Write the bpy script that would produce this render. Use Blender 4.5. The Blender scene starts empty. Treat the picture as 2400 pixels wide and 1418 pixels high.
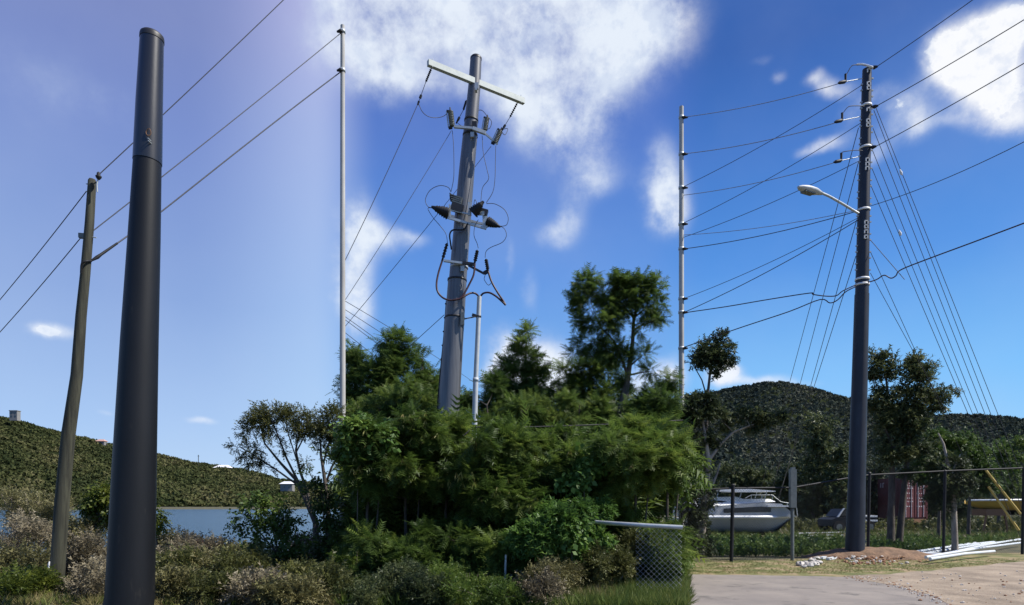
import bpy, math, random
import numpy as np
R = math.radians
random.seed(7)
rng = np.random.default_rng(11)
scene = bpy.context.scene
col = scene.collection

# ------------------------------------------------------------------ camera
F, HOR, EYE = 1500.0, 1182.0, 1.6          # focal length and horizon row in photo pixels, eye height in metres
cam_d = bpy.data.cameras.new('camera'); cam = bpy.data.objects.new('camera', cam_d); col.objects.link(cam)
cam.location = (0, 0, EYE); cam.rotation_euler = (R(90), 0, 0)
cam_d.sensor_width = 36.0; cam_d.lens = 36.0 * F / 2400.0
cam_d.shift_x = 0.0; cam_d.shift_y = (HOR - 709.0) / 2400.0
cam_d.clip_start = 0.1; cam_d.clip_end = 6000
scene.camera = cam

# ------------------------------------------------------------------ world
SUN_AZ, SUN_EL = R(99), R(50)              # azimuth clockwise from the view direction +Y
def s2l(c):
    c = c / 255.0
    return c / 12.92 if c <= 0.04045 else ((c + 0.055) / 1.055) ** 2.4
def rgb(r, g, b): return (s2l(r), s2l(g), s2l(b), 1.0)
def azel(px, py):
    a = math.atan((px - 1200) / F)
    return a, math.atan((HOR - py) / F * math.cos(a))
SKY_GAIN = 10.0 / 2 ** .35 / .93
world = bpy.data.worlds.new('World'); scene.world = world; world.use_nodes = True
nt = world.node_tree; nt.nodes.clear()
def N(t, **kw):
    n = nt.nodes.new(t)
    for k, v in kw.items(): setattr(n, k, v)
    return n
def L(a, b): nt.links.new(a, b)
def M(op, a, b=None, c=None, clamp=False):
    n = N('ShaderNodeMath', operation=op, use_clamp=clamp)
    for i, v in enumerate((a, b, c)):
        if v is None: continue
        if isinstance(v, (int, float)): n.inputs[i].default_value = v
        else: L(v, n.inputs[i])
    return n.outputs[0]
def VM(op, a, b=None, c=None, out=0):
    n = N('ShaderNodeVectorMath', operation=op)
    for i, v in enumerate((a, b, c)):
        if v is None: continue
        if isinstance(v, tuple): n.inputs[i].default_value = v
        else: L(v, n.inputs[i])
    return n.outputs[out]
def SS(x, a, b):
    n = N('ShaderNodeMapRange', interpolation_type='SMOOTHSTEP')
    L(x, n.inputs[0]); n.inputs[1].default_value = a; n.inputs[2].default_value = b
    return n.outputs[0]
def MIX(f, a, b):
    n = N('ShaderNodeMix', data_type='RGBA')
    if isinstance(f, float): n.inputs[0].default_value = f
    else: L(f, n.inputs[0])
    for s, v in ((6, a), (7, b)):
        if isinstance(v, tuple): n.inputs[s].default_value = v
        else: L(v, n.inputs[s])
    return n.outputs[2]
def RAMP(f, stops):
    n = N('ShaderNodeValToRGB'); cr = n.color_ramp
    while len(cr.elements) < len(stops): cr.elements.new(0.5)
    for e, (p, c) in zip(cr.elements, stops): e.position = p; e.color = c
    L(f, n.inputs[0]); return n.outputs[0]
tc = N('ShaderNodeTexCoord'); dirv = VM('NORMALIZE', tc.outputs['Generated'])
sx = N('ShaderNodeSeparateXYZ'); L(dirv, sx.inputs[0])
AZ = M('ARCTAN2', sx.outputs[0], sx.outputs[1]); EL = M('ARCSINE', sx.outputs[2])
eln = M('MULTIPLY', EL, 1 / R(50), clamp=True)
def elp(px, py): return min(1, max(0, azel(px, py)[1] / R(50)))
rl = RAMP(eln, [(0, rgb(182, 212, 244)), (elp(400, 1000), rgb(163, 195, 238)), (elp(400, 700), rgb(134, 164, 218)), (elp(400, 300), rgb(120, 142, 203)), (elp(400, 40), rgb(116, 132, 190)), (1, rgb(100, 118, 180))])
rl2 = RAMP(eln, [(0, rgb(186, 216, 246)), (elp(780, 1000), rgb(170, 204, 242)), (elp(780, 700), rgb(160, 190, 236)), (elp(780, 300), rgb(165, 182, 228)), (elp(780, 40), rgb(178, 182, 226)), (1, rgb(170, 178, 222))])
rm = RAMP(eln, [(0, rgb(150, 200, 245)), (elp(1200, 950), rgb(120, 178, 238)), (elp(1200, 650), rgb(92, 146, 222)), (elp(1200, 350), rgb(76, 118, 200)), (elp(1200, 100), rgb(74, 104, 184)), (1, rgb(66, 94, 172))])
rr = RAMP(eln, [(0, rgb(160, 212, 250)), (elp(2000, 880), rgb(116, 186, 246)), (elp(2000, 600), rgb(80, 145, 224)), (elp(2000, 300), rgb(60, 116, 198)), (elp(2000, 40), rgb(50, 96, 174)), (1, rgb(44, 86, 162))])
a1, a2 = azel(803, 900)[0], azel(1597, 900)[0]
left = MIX(SS(AZ, azel(420, 0)[0], azel(800, 0)[0]), rl, rl2)
clr = MIX(SS(AZ, a1 - R(2.6), a1 + R(3.2)), left, rm)
clr = MIX(SS(AZ, a2 - R(3.0), a2 + R(3.0)), clr, rr)
clr = MIX(SS(sx.outputs[1], 0.35, -0.35), clr, rm)
# clouds: soft ellipses of (azimuth, elevation) broken up by noise
cv = N('ShaderNodeCombineXYZ'); L(AZ, cv.inputs[0]); L(EL, cv.inputs[1]); cvo = cv.outputs[0]
warp = N('ShaderNodeTexNoise'); warp.inputs['Scale'].default_value = 9; warp.inputs['Detail'].default_value = 5; L(dirv, warp.inputs['Vector'])
wv = VM('SUBTRACT', warp.outputs['Color'], (0.5, 0.5, 0.5)); cvo = VM('MULTIPLY_ADD', wv, (0.05, 0.05, 0.0), cvo)
blobs = [(830,70,120,130,1.1),(1010,20,170,75,1.2),(1200,50,170,105,1.35),(1400,80,165,115,1.2),(1530,40,75,70,1.1),(1270,150,120,90,1.0),(1310,240,120,75,.95),(1320,335,95,60,.85),(1400,410,60,40,.7),(1340,470,40,50,.5),
 (975,205,90,40,.75),(900,150,60,50,.7),(1560,430,40,80,1.15),(1570,500,40,50,1.0),(835,520,50,80,.95),(900,560,60,35,.75),(975,560,35,18,.5),(828,650,44,70,1.15),(835,740,35,45,1.1),(1300,560,50,30,.85),(1335,515,36,28,.6),
 (1190,610,12,40,.6),(1245,680,22,40,.55),(1225,830,75,55,1.3),(1290,880,60,50,1.25),(1180,870,40,40,1.1),(1510,900,60,45,1.0),(1580,870,30,35,.9),
 (115,772,58,18,1.3),(85,768,30,16,.6),(475,980,26,9,.95),(250,972,22,7,.5),(110,200,200,120,.30),(250,260,90,60,.25),(200,430,140,60,.22),
 (2205,105,45,50,1.3),(2300,120,80,75,1.6),(2370,60,60,50,1.5),(2255,170,60,40,1.2),(2340,215,70,50,1.3),(2390,280,50,40,.9),(2310,300,50,30,.45),
 (1915,158,22,18,.75),(1940,185,26,22,.7),(1980,195,30,20,.6),(2050,215,45,25,.65),(2100,245,45,28,.7),(2150,280,40,34,.75),(2150,325,28,24,.6),(2215,300,45,22,.5),(1915,345,36,18,.7),(1965,330,40,20,.5),(2050,365,40,22,.55),(1990,270,40,30,.45),(2080,310,50,30,.5),
 (1830,163,20,18,.5),(1797,125,26,14,.28),(1695,880,36,26,1.2),(1720,865,18,14,1.0),(1790,890,60,14,.8),(1870,900,50,10,.6)]
acc = None
for (px, py, rx, ry, s) in blobs:
    a, e = azel(px, py); a_, e_ = azel(px + rx, py)[0], azel(px, py - ry)[1]
    ix, iy = 1 / abs(a_ - a), 1 / abs(e_ - e)
    v = VM('MULTIPLY_ADD', cvo, (ix, iy, 0), (-a * ix, -e * iy, 0))
    d2 = VM('DOT_PRODUCT', v, v, out=1)
    g = M('POWER', 0.5, d2)
    acc = M('MULTIPLY', g, float(s)) if acc is None else M('MULTIPLY_ADD', g, float(s), acc)
def NOI(scale, detail=8, rough=.55, dist=0.0):
    n = N('ShaderNodeTexNoise'); L(dirv, n.inputs['Vector']); n.inputs['Scale'].default_value = scale
    n.inputs['Detail'].default_value = detail; n.inputs['Roughness'].default_value = rough; n.inputs['Distortion'].default_value = dist
    return n.outputs[0]
n1 = NOI(9, 12, .64, 0.0); n4 = NOI(34, 8, .62, 0.0); n5 = NOI(17, 8, .6, 0.0)
accm = M('MINIMUM', acc, 1.3)
field = M('MULTIPLY', accm, M('MULTIPLY_ADD', M('SUBTRACT', n1, .5), 2.9, 1.0))
dens = SS(field, 0.12, 1.55)
crisp = M('MAXIMUM', SS(AZ, a2, a2 + R(1)), SS(EL, R(20), R(14)))
edge = M('MULTIPLY', crisp, M('MULTIPLY', SS(M('MULTIPLY_ADD', M('SUBTRACT', n1, .5), 2.6, M('MULTIPLY_ADD', M('SUBTRACT', n4, .5), 1.1, M('MULTIPLY_ADD', M('SUBTRACT', n5, .5), 1.3, acc))), .85, 1.25), SS(acc, .45, .6)))     # crisper cumulus to the right
dens = M('MAXIMUM', dens, edge)
n2 = NOI(6, 6, .5, .2)
shade = SS(M('MULTIPLY_ADD', n2, 1.0, M('MULTIPLY', field, .22)), .42, .82)
ccol = MIX(shade, rgb(176, 194, 228), rgb(232, 240, 250))
ccol_r = MIX(shade, rgb(205, 220, 240), rgb(254, 254, 254))
ccol = MIX(SS(AZ, a2 - R(1), a2 + R(1)), ccol, ccol_r)
ccol = MIX(SS(EL, 0.0, R(22)), rgb(236, 241, 252), ccol)
ccol = MIX(M('MULTIPLY', SS(M('MULTIPLY_ADD', n4, .45, M('MULTIPLY', n5, .55)), .48, .60), .35), ccol, rgb(188, 204, 232))
clr = MIX(M('MULTIPLY', dens, .97), clr, ccol)
n3 = NOI(3.5, 5, .5)
clr = MIX(M('MULTIPLY', SS(n3, .35, .8), .10), clr, rgb(215, 222, 240))
sky = N('ShaderNodeTexSky', sky_type='NISHITA'); sky.sun_disc = False; sky.sun_elevation = SUN_EL; sky.sun_rotation = SUN_AZ
cg = VM('SCALE', clr); cg.node.inputs[3].default_value = SKY_GAIN
final = MIX(0.93, sky.outputs[0], cg)
bg = N('ShaderNodeBackground'); L(final, bg.inputs[0]); bg.inputs[1].default_value = 0.1
wo = N('ShaderNodeOutputWorld'); L(bg.outputs[0], wo.inputs[0])
world.cycles.sampling_method = 'MANUAL'; world.cycles.sample_map_resolution = 512

sun_d = bpy.data.lights.new('sun', 'SUN'); sun_d.energy = 5.0; sun_d.angle = R(0.5); sun_d.color = (1.0, 0.955, 0.88)
sun = bpy.data.objects.new('sun', sun_d); col.objects.link(sun)
from mathutils import Vector
sv = Vector((math.sin(SUN_AZ) * math.cos(SUN_EL), math.cos(SUN_AZ) * math.cos(SUN_EL), math.sin(SUN_EL)))
sun.rotation_euler = sv.to_track_quat('Z', 'Y').to_euler(); sun.location = (30, 10, 40)
scene.view_settings.view_transform = 'Standard'; scene.view_settings.look = 'None'
scene.view_settings.exposure = 0.35; scene.view_settings.gamma = 1.0; scene.view_settings.use_curve_mapping = False
scene.cycles.max_bounces = 5; scene.cycles.transparent_max_bounces = 4; scene.cycles.transmission_bounces = 3

# ------------------------------------------------------------------ materials
def new_mat(name):
    m = bpy.data.materials.new(name); m.use_nodes = True; t = m.node_tree
    return m, t, t.nodes['Principled BSDF'], t.nodes['Material Output']
def mat(name, c1, c2=None, scale=6.0, rough=.6, metal=0.0, bump=0.0, bscale=None, stretch=(1, 1, 1), spec=.5, coat=0.0, lo=.35, hi=.65, extra=None):
    m, t, p, o = new_mat(name)
    p.inputs['Roughness'].default_value = rough; p.inputs['Metallic'].default_value = metal
    p.inputs['Specular IOR Level'].default_value = spec; p.inputs['Coat Weight'].default_value = coat
    if coat: p.inputs['Coat Roughness'].default_value = .25
    c2 = c2 or tuple(x * .75 for x in c1)
    tcn = t.nodes.new('ShaderNodeTexCoord'); mp = t.nodes.new('ShaderNodeMapping'); mp.inputs['Scale'].default_value = stretch
    t.links.new(tcn.outputs['Object'], mp.inputs[0])
    n = t.nodes.new('ShaderNodeTexNoise'); n.inputs['Scale'].default_value = scale; n.inputs['Detail'].default_value = 8; n.inputs['Roughness'].default_value = .6
    t.links.new(mp.outputs[0], n.inputs['Vector'])
    r = t.nodes.new('ShaderNodeValToRGB'); r.color_ramp.elements[0].position = lo; r.color_ramp.elements[1].position = hi
    r.color_ramp.elements[0].color = (*c2[:3], 1); r.color_ramp.elements[1].color = (*c1[:3], 1)
    t.links.new(n.outputs[0], r.inputs[0]); outc = r.outputs[0]
    if extra:                                           # (colour, scale, low, high): patches of a third colour
        n2 = t.nodes.new('ShaderNodeTexNoise'); n2.inputs['Scale'].default_value = extra[1]; n2.inputs['Detail'].default_value = 9; n2.inputs['Roughness'].default_value = .7
        t.links.new(mp.outputs[0], n2.inputs['Vector'])
        mr = t.nodes.new('ShaderNodeMapRange'); mr.interpolation_type = 'SMOOTHSTEP'; mr.inputs[1].default_value = extra[2]; mr.inputs[2].default_value = extra[3]
        t.links.new(n2.outputs[0], mr.inputs[0])
        mx = t.nodes.new('ShaderNodeMix'); mx.data_type = 'RGBA'; t.links.new(mr.outputs[0], mx.inputs[0]); t.links.new(outc, mx.inputs[6]); mx.inputs[7].default_value = (*extra[0][:3], 1)
        outc = mx.outputs[2]
    t.links.new(outc, p.inputs['Base Color'])
    if bump:
        nb = t.nodes.new('ShaderNodeTexNoise'); nb.inputs['Scale'].default_value = bscale or scale * 3; nb.inputs['Detail'].default_value = 6
        t.links.new(mp.outputs[0], nb.inputs['Vector'])
        b = t.nodes.new('ShaderNodeBump'); b.inputs['Strength'].default_value = 1.0; b.inputs['Distance'].default_value = bump
        t.links.new(nb.outputs[0], b.inputs['Height']); t.links.new(b.outputs[0], p.inputs['Normal'])
    return m
def leaf_mat(name, dark, mid, light, trans=.35, rough=.5, spec=.3):
    m, t, p, o = new_mat(name)
    at = t.nodes.new('ShaderNodeAttribute'); at.attribute_name = 'tint'
    r = t.nodes.new('ShaderNodeValToRGB'); e = r.color_ramp.elements
    e[0].position = 0; e[0].color = (*dark, 1); e[1].position = 1; e[1].color = (*light, 1)
    k = e.new(.5); k.color = (*mid, 1)
    t.links.new(at.outputs['Fac'], r.inputs[0]); t.links.new(r.outputs[0], p.inputs['Base Color'])
    p.inputs['Roughness'].default_value = rough; p.inputs['Specular IOR Level'].default_value = spec
    if trans:
        tr = t.nodes.new('ShaderNodeBsdfTranslucent'); t.links.new(r.outputs[0], tr.inputs[0])
        mx = t.nodes.new('ShaderNodeMixShader'); mx.inputs[0].default_value = trans
        t.links.new(p.outputs[0], mx.inputs[1]); t.links.new(tr.outputs[0], mx.inputs[2]); t.links.new(mx.outputs[0], o.inputs[0])
    return m
MT = {}
MT['pole'] = mat('pole_composite', (.009, .010, .013), (.006, .007, .009), 3, .5, 0, .0006, 60, (1, 1, .25), spec=.32, extra=((.035, .033, .03), 5, .60, .78))
MT['pole_top'] = mat('pole_composite_glossy', (.016, .016, .019), (.010, .011, .013), 3, .34, 0, .0008, 40, (1, 1, .25), spec=.7, coat=.15, extra=((.07, .055, .035), 6, .62, .78))
MT['pole_mid'] = mat('pole_grey_composite', (.115, .118, .128), (.060, .062, .070), 7, .42, 0, .0008, 50, (3, 3, .15), spec=.9)
MT['pole_right'] = mat('pole_dark_composite', (.022, .027, .040), (.013, .016, .024), 4, .5, 0, .0008, 50, (1, 1, .4), spec=.4)
MT['cap'] = mat('pole_cap_black', (.02, .02, .022), (.012, .012, .014), 5, .5)
MT['wood'] = mat('weathered_wood', (.065, .065, .042), (.02, .02, .014), 7, .85, 0, .004, 40, (3, 3, .12))
MT['concrete'] = mat('pale_concrete', (.50, .49, .46), (.36, .35, .33), 3, .85, 0, .001, 40, (1, 1, .3))
MT['galv'] = mat('galvanised_steel', (.52, .55, .55), (.40, .43, .43), 8, .45, .35, .0004, 60)
MT['beam'] = mat('grey_green_beam', (.42, .46, .44), (.34, .38, .37), 8, .55, .1)
MT['black'] = mat('black_rubber', (.02, .02, .022), (.012, .012, .014), 12, .6, spec=.3)
MT['meshgrey'] = mat('dull_fence_wire', (.34, .35, .35), (.24, .25, .25), 12, .8)
MT['wire'] = mat('dull_wire', (.045, .045, .055), (.03, .03, .036), 12, .6)
MT['wire_light'] = mat('bare_aluminium_wire', (.35, .36, .40), (.22, .23, .26), 12, .5, .4)
MT['wire_red'] = mat('reddish_black_cable', (.07, .025, .028), (.035, .016, .018), 12, .5)
MT['insul'] = mat('grey_insulator', (.16, .175, .165), (.10, .11, .105), 9, .4)
MT['white'] = mat('white_paint', (.78, .78, .76), (.66, .66, .64), 6, .5)
MT['gel'] = mat('boat_gelcoat', (.88, .88, .87), (.78, .79, .78), 3, .35, 0, 0, coat=.3)
MT['hullshade'] = mat('boat_side_shade_grey', (.50, .50, .49), (.42, .43, .43), 3, .4)  # grey base colour holds the shade on the boat's camera-facing sides
MT['hulldark'] = mat('antifoul_black', (.02, .02, .025), (.03, .03, .03), 5, .6)
MT['glass'] = mat('dark_glass', (.03, .035, .04), (.02, .022, .03), 5, .08, spec=.8)
MT['conduit'] = mat('pvc_conduit', (.50, .53, .55), (.42, .45, .46), 5, .5)
MT['rust'] = mat('rusty_steel', (.30, .16, .08), (.14, .07, .04), 20, .8)
MT['red'] = mat('container_red', (.15, .030, .032), (.075, .018, .020), 5, .6, extra=((.09, .04, .03), 6, .55, .75))
MT['yellow'] = mat('faded_yellow', (.65, .47, .12), (.55, .40, .10), 5, .5)
MT['hullyellow'] = mat('mustard_hull', (.50, .33, .06), (.38, .25, .05), 5, .5)
MT['carpaint'] = mat('dark_car_paint', (.016, .018, .022), (.010, .012, .015), 5, .5, spec=.3)
MT['asphalt'] = mat('worn_asphalt', (.27, .235, .20), (.20, .175, .155), 1.1, .9, 0, .006, 60, extra=((.12, .108, .095), 1.7, .52, .70))
MT['gravel'] = mat('sandy_gravel', (.36, .285, .205), (.20, .155, .11), 1.3, .95, 0, .02, 22, extra=((.12, .09, .06), 9, .56, .72))
MT['dirt'] = mat('orange_dirt', (.24, .145, .085), (.13, .08, .048), 5, .95, 0, .03, 18, extra=((.42, .30, .20), 25, .58, .7))
MT['ground'] = mat('scrub_ground', (.105, .095, .045), (.05, .052, .026), .5, .95, 0, .03, 6, extra=((.17, .13, .07), 1.2, .52, .7))
MT['verge'] = mat('grassy_verge', (.20, .19, .055), (.11, .12, .035), 1.6, .95, 0, .02, 25, extra=((.30, .22, .125), 1.6, .46, .60))
MT['sand'] = mat('pale_sand', (.42, .36, .27), (.32, .27, .2), 2, .95)
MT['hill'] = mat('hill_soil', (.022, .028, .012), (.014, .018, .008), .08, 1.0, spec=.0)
MT['rock'] = mat('white_rubble', (.62, .58, .53), (.42, .38, .33), 6, .9, 0, .01, 20)
MT['rockred'] = mat('orange_rubble', (.36, .19, .10), (.22, .12, .07), 6, .9, 0, .01, 20)
MT['pipe'] = mat('white_pvc_pipe', (.70, .73, .74), (.58, .61, .63), 5, .45)
MT['bark'] = mat('grey_bark', (.12, .10, .08), (.055, .045, .036), 10, .9, 0, .01, 30, (1, 1, .3))
MT['barkpale'] = mat('pale_bark', (.42, .37, .31), (.20, .17, .14), 6, .9, 0, .01, 30, (1, 1, .3))
MT['twig'] = mat('dry_twig', (.26, .21, .17), (.14, .11, .09), 10, .9)
MT['wall'] = mat('pale_wall', (.26, .25, .24), (.2, .2, .19), 1, .9)
MT['roofw'] = mat('white_roof', (.75, .76, .78), (.7, .7, .7), 1, .7)
MT['roofr'] = mat('pink_roof', (.50, .30, .25), (.42, .25, .2), 1, .8)
MT['red_sign'] = mat('red_panel', (.11, .02, .02), (.07, .015, .015), 5, .6)
MT['print'] = mat('white_print', (.6, .55, .55), (.5, .45, .45), 5, .7)
MT['tyre'] = mat('tyre_rubber', (.02, .02, .02), (.015, .015, .015), 5, .8)
# leaves
MT['feather'] = leaf_mat('feathery_leaves', (.036, .068, .014), (.10, .16, .030), (.21, .265, .052), .48)
MT['feather_back'] = leaf_mat('feathery_leaves_back', (.046, .085, .020), (.105, .165, .036), (.20, .25, .058), .5)
MT['vine'] = leaf_mat('vine_leaves', (.055, .115, .025), (.10, .19, .035), (.20, .30, .06), .38)
MT['pod'] = leaf_mat('seed_pods', (.20, .15, .05), (.32, .32, .09), (.42, .40, .13), .3)
MT['olive'] = leaf_mat('olive_leaves', (.05, .058, .020), (.095, .105, .032), (.17, .165, .05), .3)
MT['round'] = leaf_mat('round_leaves', (.03, .06, .016), (.07, .12, .025), (.20, .26, .045), .38)
MT['scrub'] = leaf_mat('scrub_leaves', (.09, .088, .036), (.16, .15, .06), (.28, .245, .11), .25)
MT['scrubred'] = leaf_mat('dry_scrub_leaves', (.12, .10, .065), (.20, .17, .105), (.33, .285, .19), .2)
MT['yellowgreen'] = leaf_mat('yellow_green_leaves', (.05, .075, .014), (.10, .13, .02), (.20, .22, .035), .4)
MT['grass'] = leaf_mat('green_grass', (.06, .10, .022), (.11, .16, .034), (.24, .25, .07), .3)
MT['drygrass'] = leaf_mat('dry_grass', (.13, .12, .04), (.22, .19, .075), (.36, .30, .15), .25)
MT['glossy'] = leaf_mat('glossy_dark_leaves', (.030, .044, .020), (.065, .088, .034), (.17, .185, .075), .34, .5, .3)
MT['glossygreen'] = leaf_mat('bright_green_leaves', (.04, .075, .018), (.08, .135, .03), (.18, .23, .06), .35, .5, .3)
MT['hillL'] = leaf_mat('hill_crowns_left', (.035, .050, .020), (.085, .095, .036), (.17, .155, .075), .2, .9, .05)
MT['hillR'] = leaf_mat('hill_crowns_right', (.030, .042, .036), (.062, .075, .056), (.12, .118, .085), .15, .9, .05)  # bluish grey tone: distance haze put into the leaf colour
# water
m, t, p, o = new_mat('lagoon_water'); p.inputs['Base Color'].default_value = (.035, .085, .135, 1); p.inputs['Roughness'].default_value = .18; p.inputs['Specular IOR Level'].default_value = .22
tcn = t.nodes.new('ShaderNodeTexCoord'); mp = t.nodes.new('ShaderNodeMapping'); mp.inputs['Scale'].default_value = (.35, 1.2, 1)
nb = t.nodes.new('ShaderNodeTexNoise'); nb.inputs['Scale'].default_value = 1.5; nb.inputs['Detail'].default_value = 8
bp = t.nodes.new('ShaderNodeBump'); bp.inputs['Distance'].default_value = .6
for a, b in ((tcn.outputs['Object'], mp.inputs[0]), (mp.outputs[0], nb.inputs['Vector']), (nb.outputs[0], bp.inputs['Height']), (bp.outputs[0], p.inputs['Normal'])): t.links.new(a, b)
MT['water'] = m

# ------------------------------------------------------------------ helpers
def P(px, py, d): return np.array([(px - 1200) / F * d, d, EYE + (HOR - py) / F * d])
def G(px, py, z=0.0):                                  # point at height z seen at that photo pixel
    d = (EYE - z) * F / (py - HOR); return P(px, py, d)
def tag(o, label=None, cat=None, group=None, kind=None):
    if label: o['label'] = label
    if cat: o['category'] = cat
    if group: o['group'] = group
    if kind: o['kind'] = kind
    return o
def empty(name, loc, label, cat, group=None):
    o = bpy.data.objects.new(name, None); col.objects.link(o); o.location = tuple(loc); o.empty_display_size = .2
    return tag(o, label, cat, group)
def rotmat(f, up=(0, 0, 1)):
    f = np.asarray(f, float); f = f / (np.linalg.norm(f) + 1e-9); s = np.cross(np.asarray(up, float), f)
    if np.linalg.norm(s) < 1e-4: s = np.cross((0, 1, 0), f)
    s /= np.linalg.norm(s); u = np.cross(f, s)
    return np.stack([f, s, u], 1)
class MB:
    def __init__(s): s.v = []; s.f = []; s.sm = []; s.mi = []; s.m = 0
    def add(s, verts, faces, smooth=False):
        b = len(s.v); s.v.extend([tuple(map(float, q)) for q in verts])
        for f in faces: s.f.append(tuple(b + i for i in f)); s.sm.append(smooth); s.mi.append(s.m)
        return s
    def box(s, c, size, f=(1, 0, 0), up=(0, 0, 1), taper=1.0):
        Rm = rotmat(f, up); c = np.asarray(c, float); h = np.asarray(size, float) / 2
        vs = [c + Rm @ (np.array([x, y * (taper if z > 0 else 1), z]) * h * np.array([(taper if z > 0 else 1), 1, 1])) for x in (-1, 1) for y in (-1, 1) for z in (-1, 1)]
        return s.add(vs, [(0, 1, 3, 2), (4, 6, 7, 5), (0, 4, 5, 1), (2, 3, 7, 6), (0, 2, 6, 4), (1, 5, 7, 3)])
    def bar(s, a, b, w, h=None):                        # rectangular bar between two points
        a, b = np.asarray(a, float), np.asarray(b, float); h = h or w
        return s.box((a + b) / 2, (np.linalg.norm(b - a), w, h), b - a)
    def tube(s, pts, radii, n=8, cap=True, smooth=True):
        pts = [np.asarray(q, float) for q in pts]; k = len(pts)
        if not hasattr(radii, '__len__'): radii = [radii] * k
        vs = []; prev = None
        for i, q in enumerate(pts):
            t_ = pts[min(i + 1, k - 1)] - pts[max(i - 1, 0)]; t_ = t_ / (np.linalg.norm(t_) + 1e-9)
            if prev is None:
                a = np.array([0, 0, 1.0]) if abs(t_[2]) < .9 else np.array([1.0, 0, 0]); u = np.cross(t_, a)
            else: u = prev - t_ * np.dot(prev, t_)
            u /= np.linalg.norm(u) + 1e-9; prev = u; w = np.cross(t_, u)
            for j in range(n):
                an = 2 * math.pi * j / n; vs.append(q + radii[i] * (math.cos(an) * u + math.sin(an) * w))
        fs = [(i * n + j, i * n + (j + 1) % n, (i + 1) * n + (j + 1) % n, (i + 1) * n + j) for i in range(k - 1) for j in range(n)]
        s.add(vs, fs, smooth)
        if cap:
            s.add(vs[:n], [tuple(range(n - 1, -1, -1))]); s.add(vs[-n:], [tuple(range(n))])
        return s
    def ring(s, c, r, w, ax=(0, 0, 1), n=24, th=.008):  # band round a pole
        c = np.asarray(c, float); ax = np.asarray(ax, float) / np.linalg.norm(ax)
        return s.tube([c - ax * w / 2, c - ax * w / 2.001, c + ax * w / 2.001, c + ax * w / 2], [r, r + th, r + th, r], n, False)
    def extrude(s, poly, a, n_, smooth=False):          # poly: 3D points, extruded along vector a
        k = len(poly); poly = [np.asarray(q, float) for q in poly]; a = np.asarray(a, float)
        vs = poly + [q + a for q in poly]
        fs = [tuple(range(k - 1, -1, -1)), tuple(range(k, 2 * k))] + [(i, (i + 1) % k, k + (i + 1) % k, k + i) for i in range(k)]
        return s.add(vs, fs, smooth)
    def build(s, name, mats, parent=None, origin=None):
        if not isinstance(mats, (list, tuple)): mats = [mats]
        org = np.array(parent.location) if parent is not None and parent.type == 'EMPTY' else (np.asarray(origin, float) if origin is not None else np.zeros(3))
        if parent is not None and parent.type != 'EMPTY': org = np.array(parent.get('_o', (0, 0, 0)))
        me = bpy.data.meshes.new(name)
        me.from_pydata([tuple(np.asarray(q) - org) for q in s.v], [], s.f); me.update()
        me.polygons.foreach_set('use_smooth', s.sm); me.polygons.foreach_set('material_index', s.mi)
        for q in mats: me.materials.append(q)
        o = bpy.data.objects.new(name, me); col.objects.link(o)
        if parent is not None:
            o.parent = parent; o['_o'] = [float(x) for x in org]
        else: o.location = tuple(org)
        return o
MADE = []
def arr_mesh(name, V, Fq, tint, material, parent=None, origin=(0, 0, 0)):
    """V (n,3) vertices, Fq (m,k) faces, tint (n,)"""
    org = np.array(parent.location) if parent is not None else np.asarray(origin, float)
    me = bpy.data.meshes.new(name); V = (V - org).astype(np.float32); k = Fq.shape[1]
    me.vertices.add(len(V)); me.vertices.foreach_set('co', V.ravel())
    me.loops.add(Fq.size); me.loops.foreach_set('vertex_index', Fq.astype(np.int32).ravel())
    me.polygons.add(len(Fq)); me.polygons.foreach_set('loop_start', np.arange(0, Fq.size, k, dtype=np.int32))
    me.update(calc_edges=True)
    a = me.attributes.new('tint', 'FLOAT', 'POINT'); a.data.foreach_set('value', tint.astype(np.float32))
    me.materials.append(material)
    o = bpy.data.objects.new(name, me); col.objects.link(o)
    if parent is not None: o.parent = parent
    else: o.location = tuple(org)
    return o
def basis(fwd, roll=None):
    n = len(fwd); f = fwd / (np.linalg.norm(fwd, axis=1, keepdims=True) + 1e-9)
    up = np.tile([0, 0, 1.0], (n, 1)) + rng.normal(0, .35, (n, 3))
    s = np.cross(up, f); s /= np.linalg.norm(s, axis=1, keepdims=True) + 1e-9; u = np.cross(f, s)
    return np.stack([f, s, u], 2)
def scatter(tmpl, pos, fwd, size, tint, jit=.08):
    TV, TF = tmpl; n = len(pos); B = basis(fwd)
    V = np.einsum('nij,vj->nvi', B, TV) * size[:, None, None] + pos[:, None, :]
    Fq = TF[None] + (np.arange(n) * len(TV))[:, None, None]
    k = TF.shape[1]; T = np.clip(np.repeat(tint, len(TV)) + np.repeat(rng.normal(0, jit, (n, len(TV) // k)), k, axis=1).ravel(), 0, 1)
    return V.reshape(-1, 3), Fq.reshape(-1, TF.shape[1]), T
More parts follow.
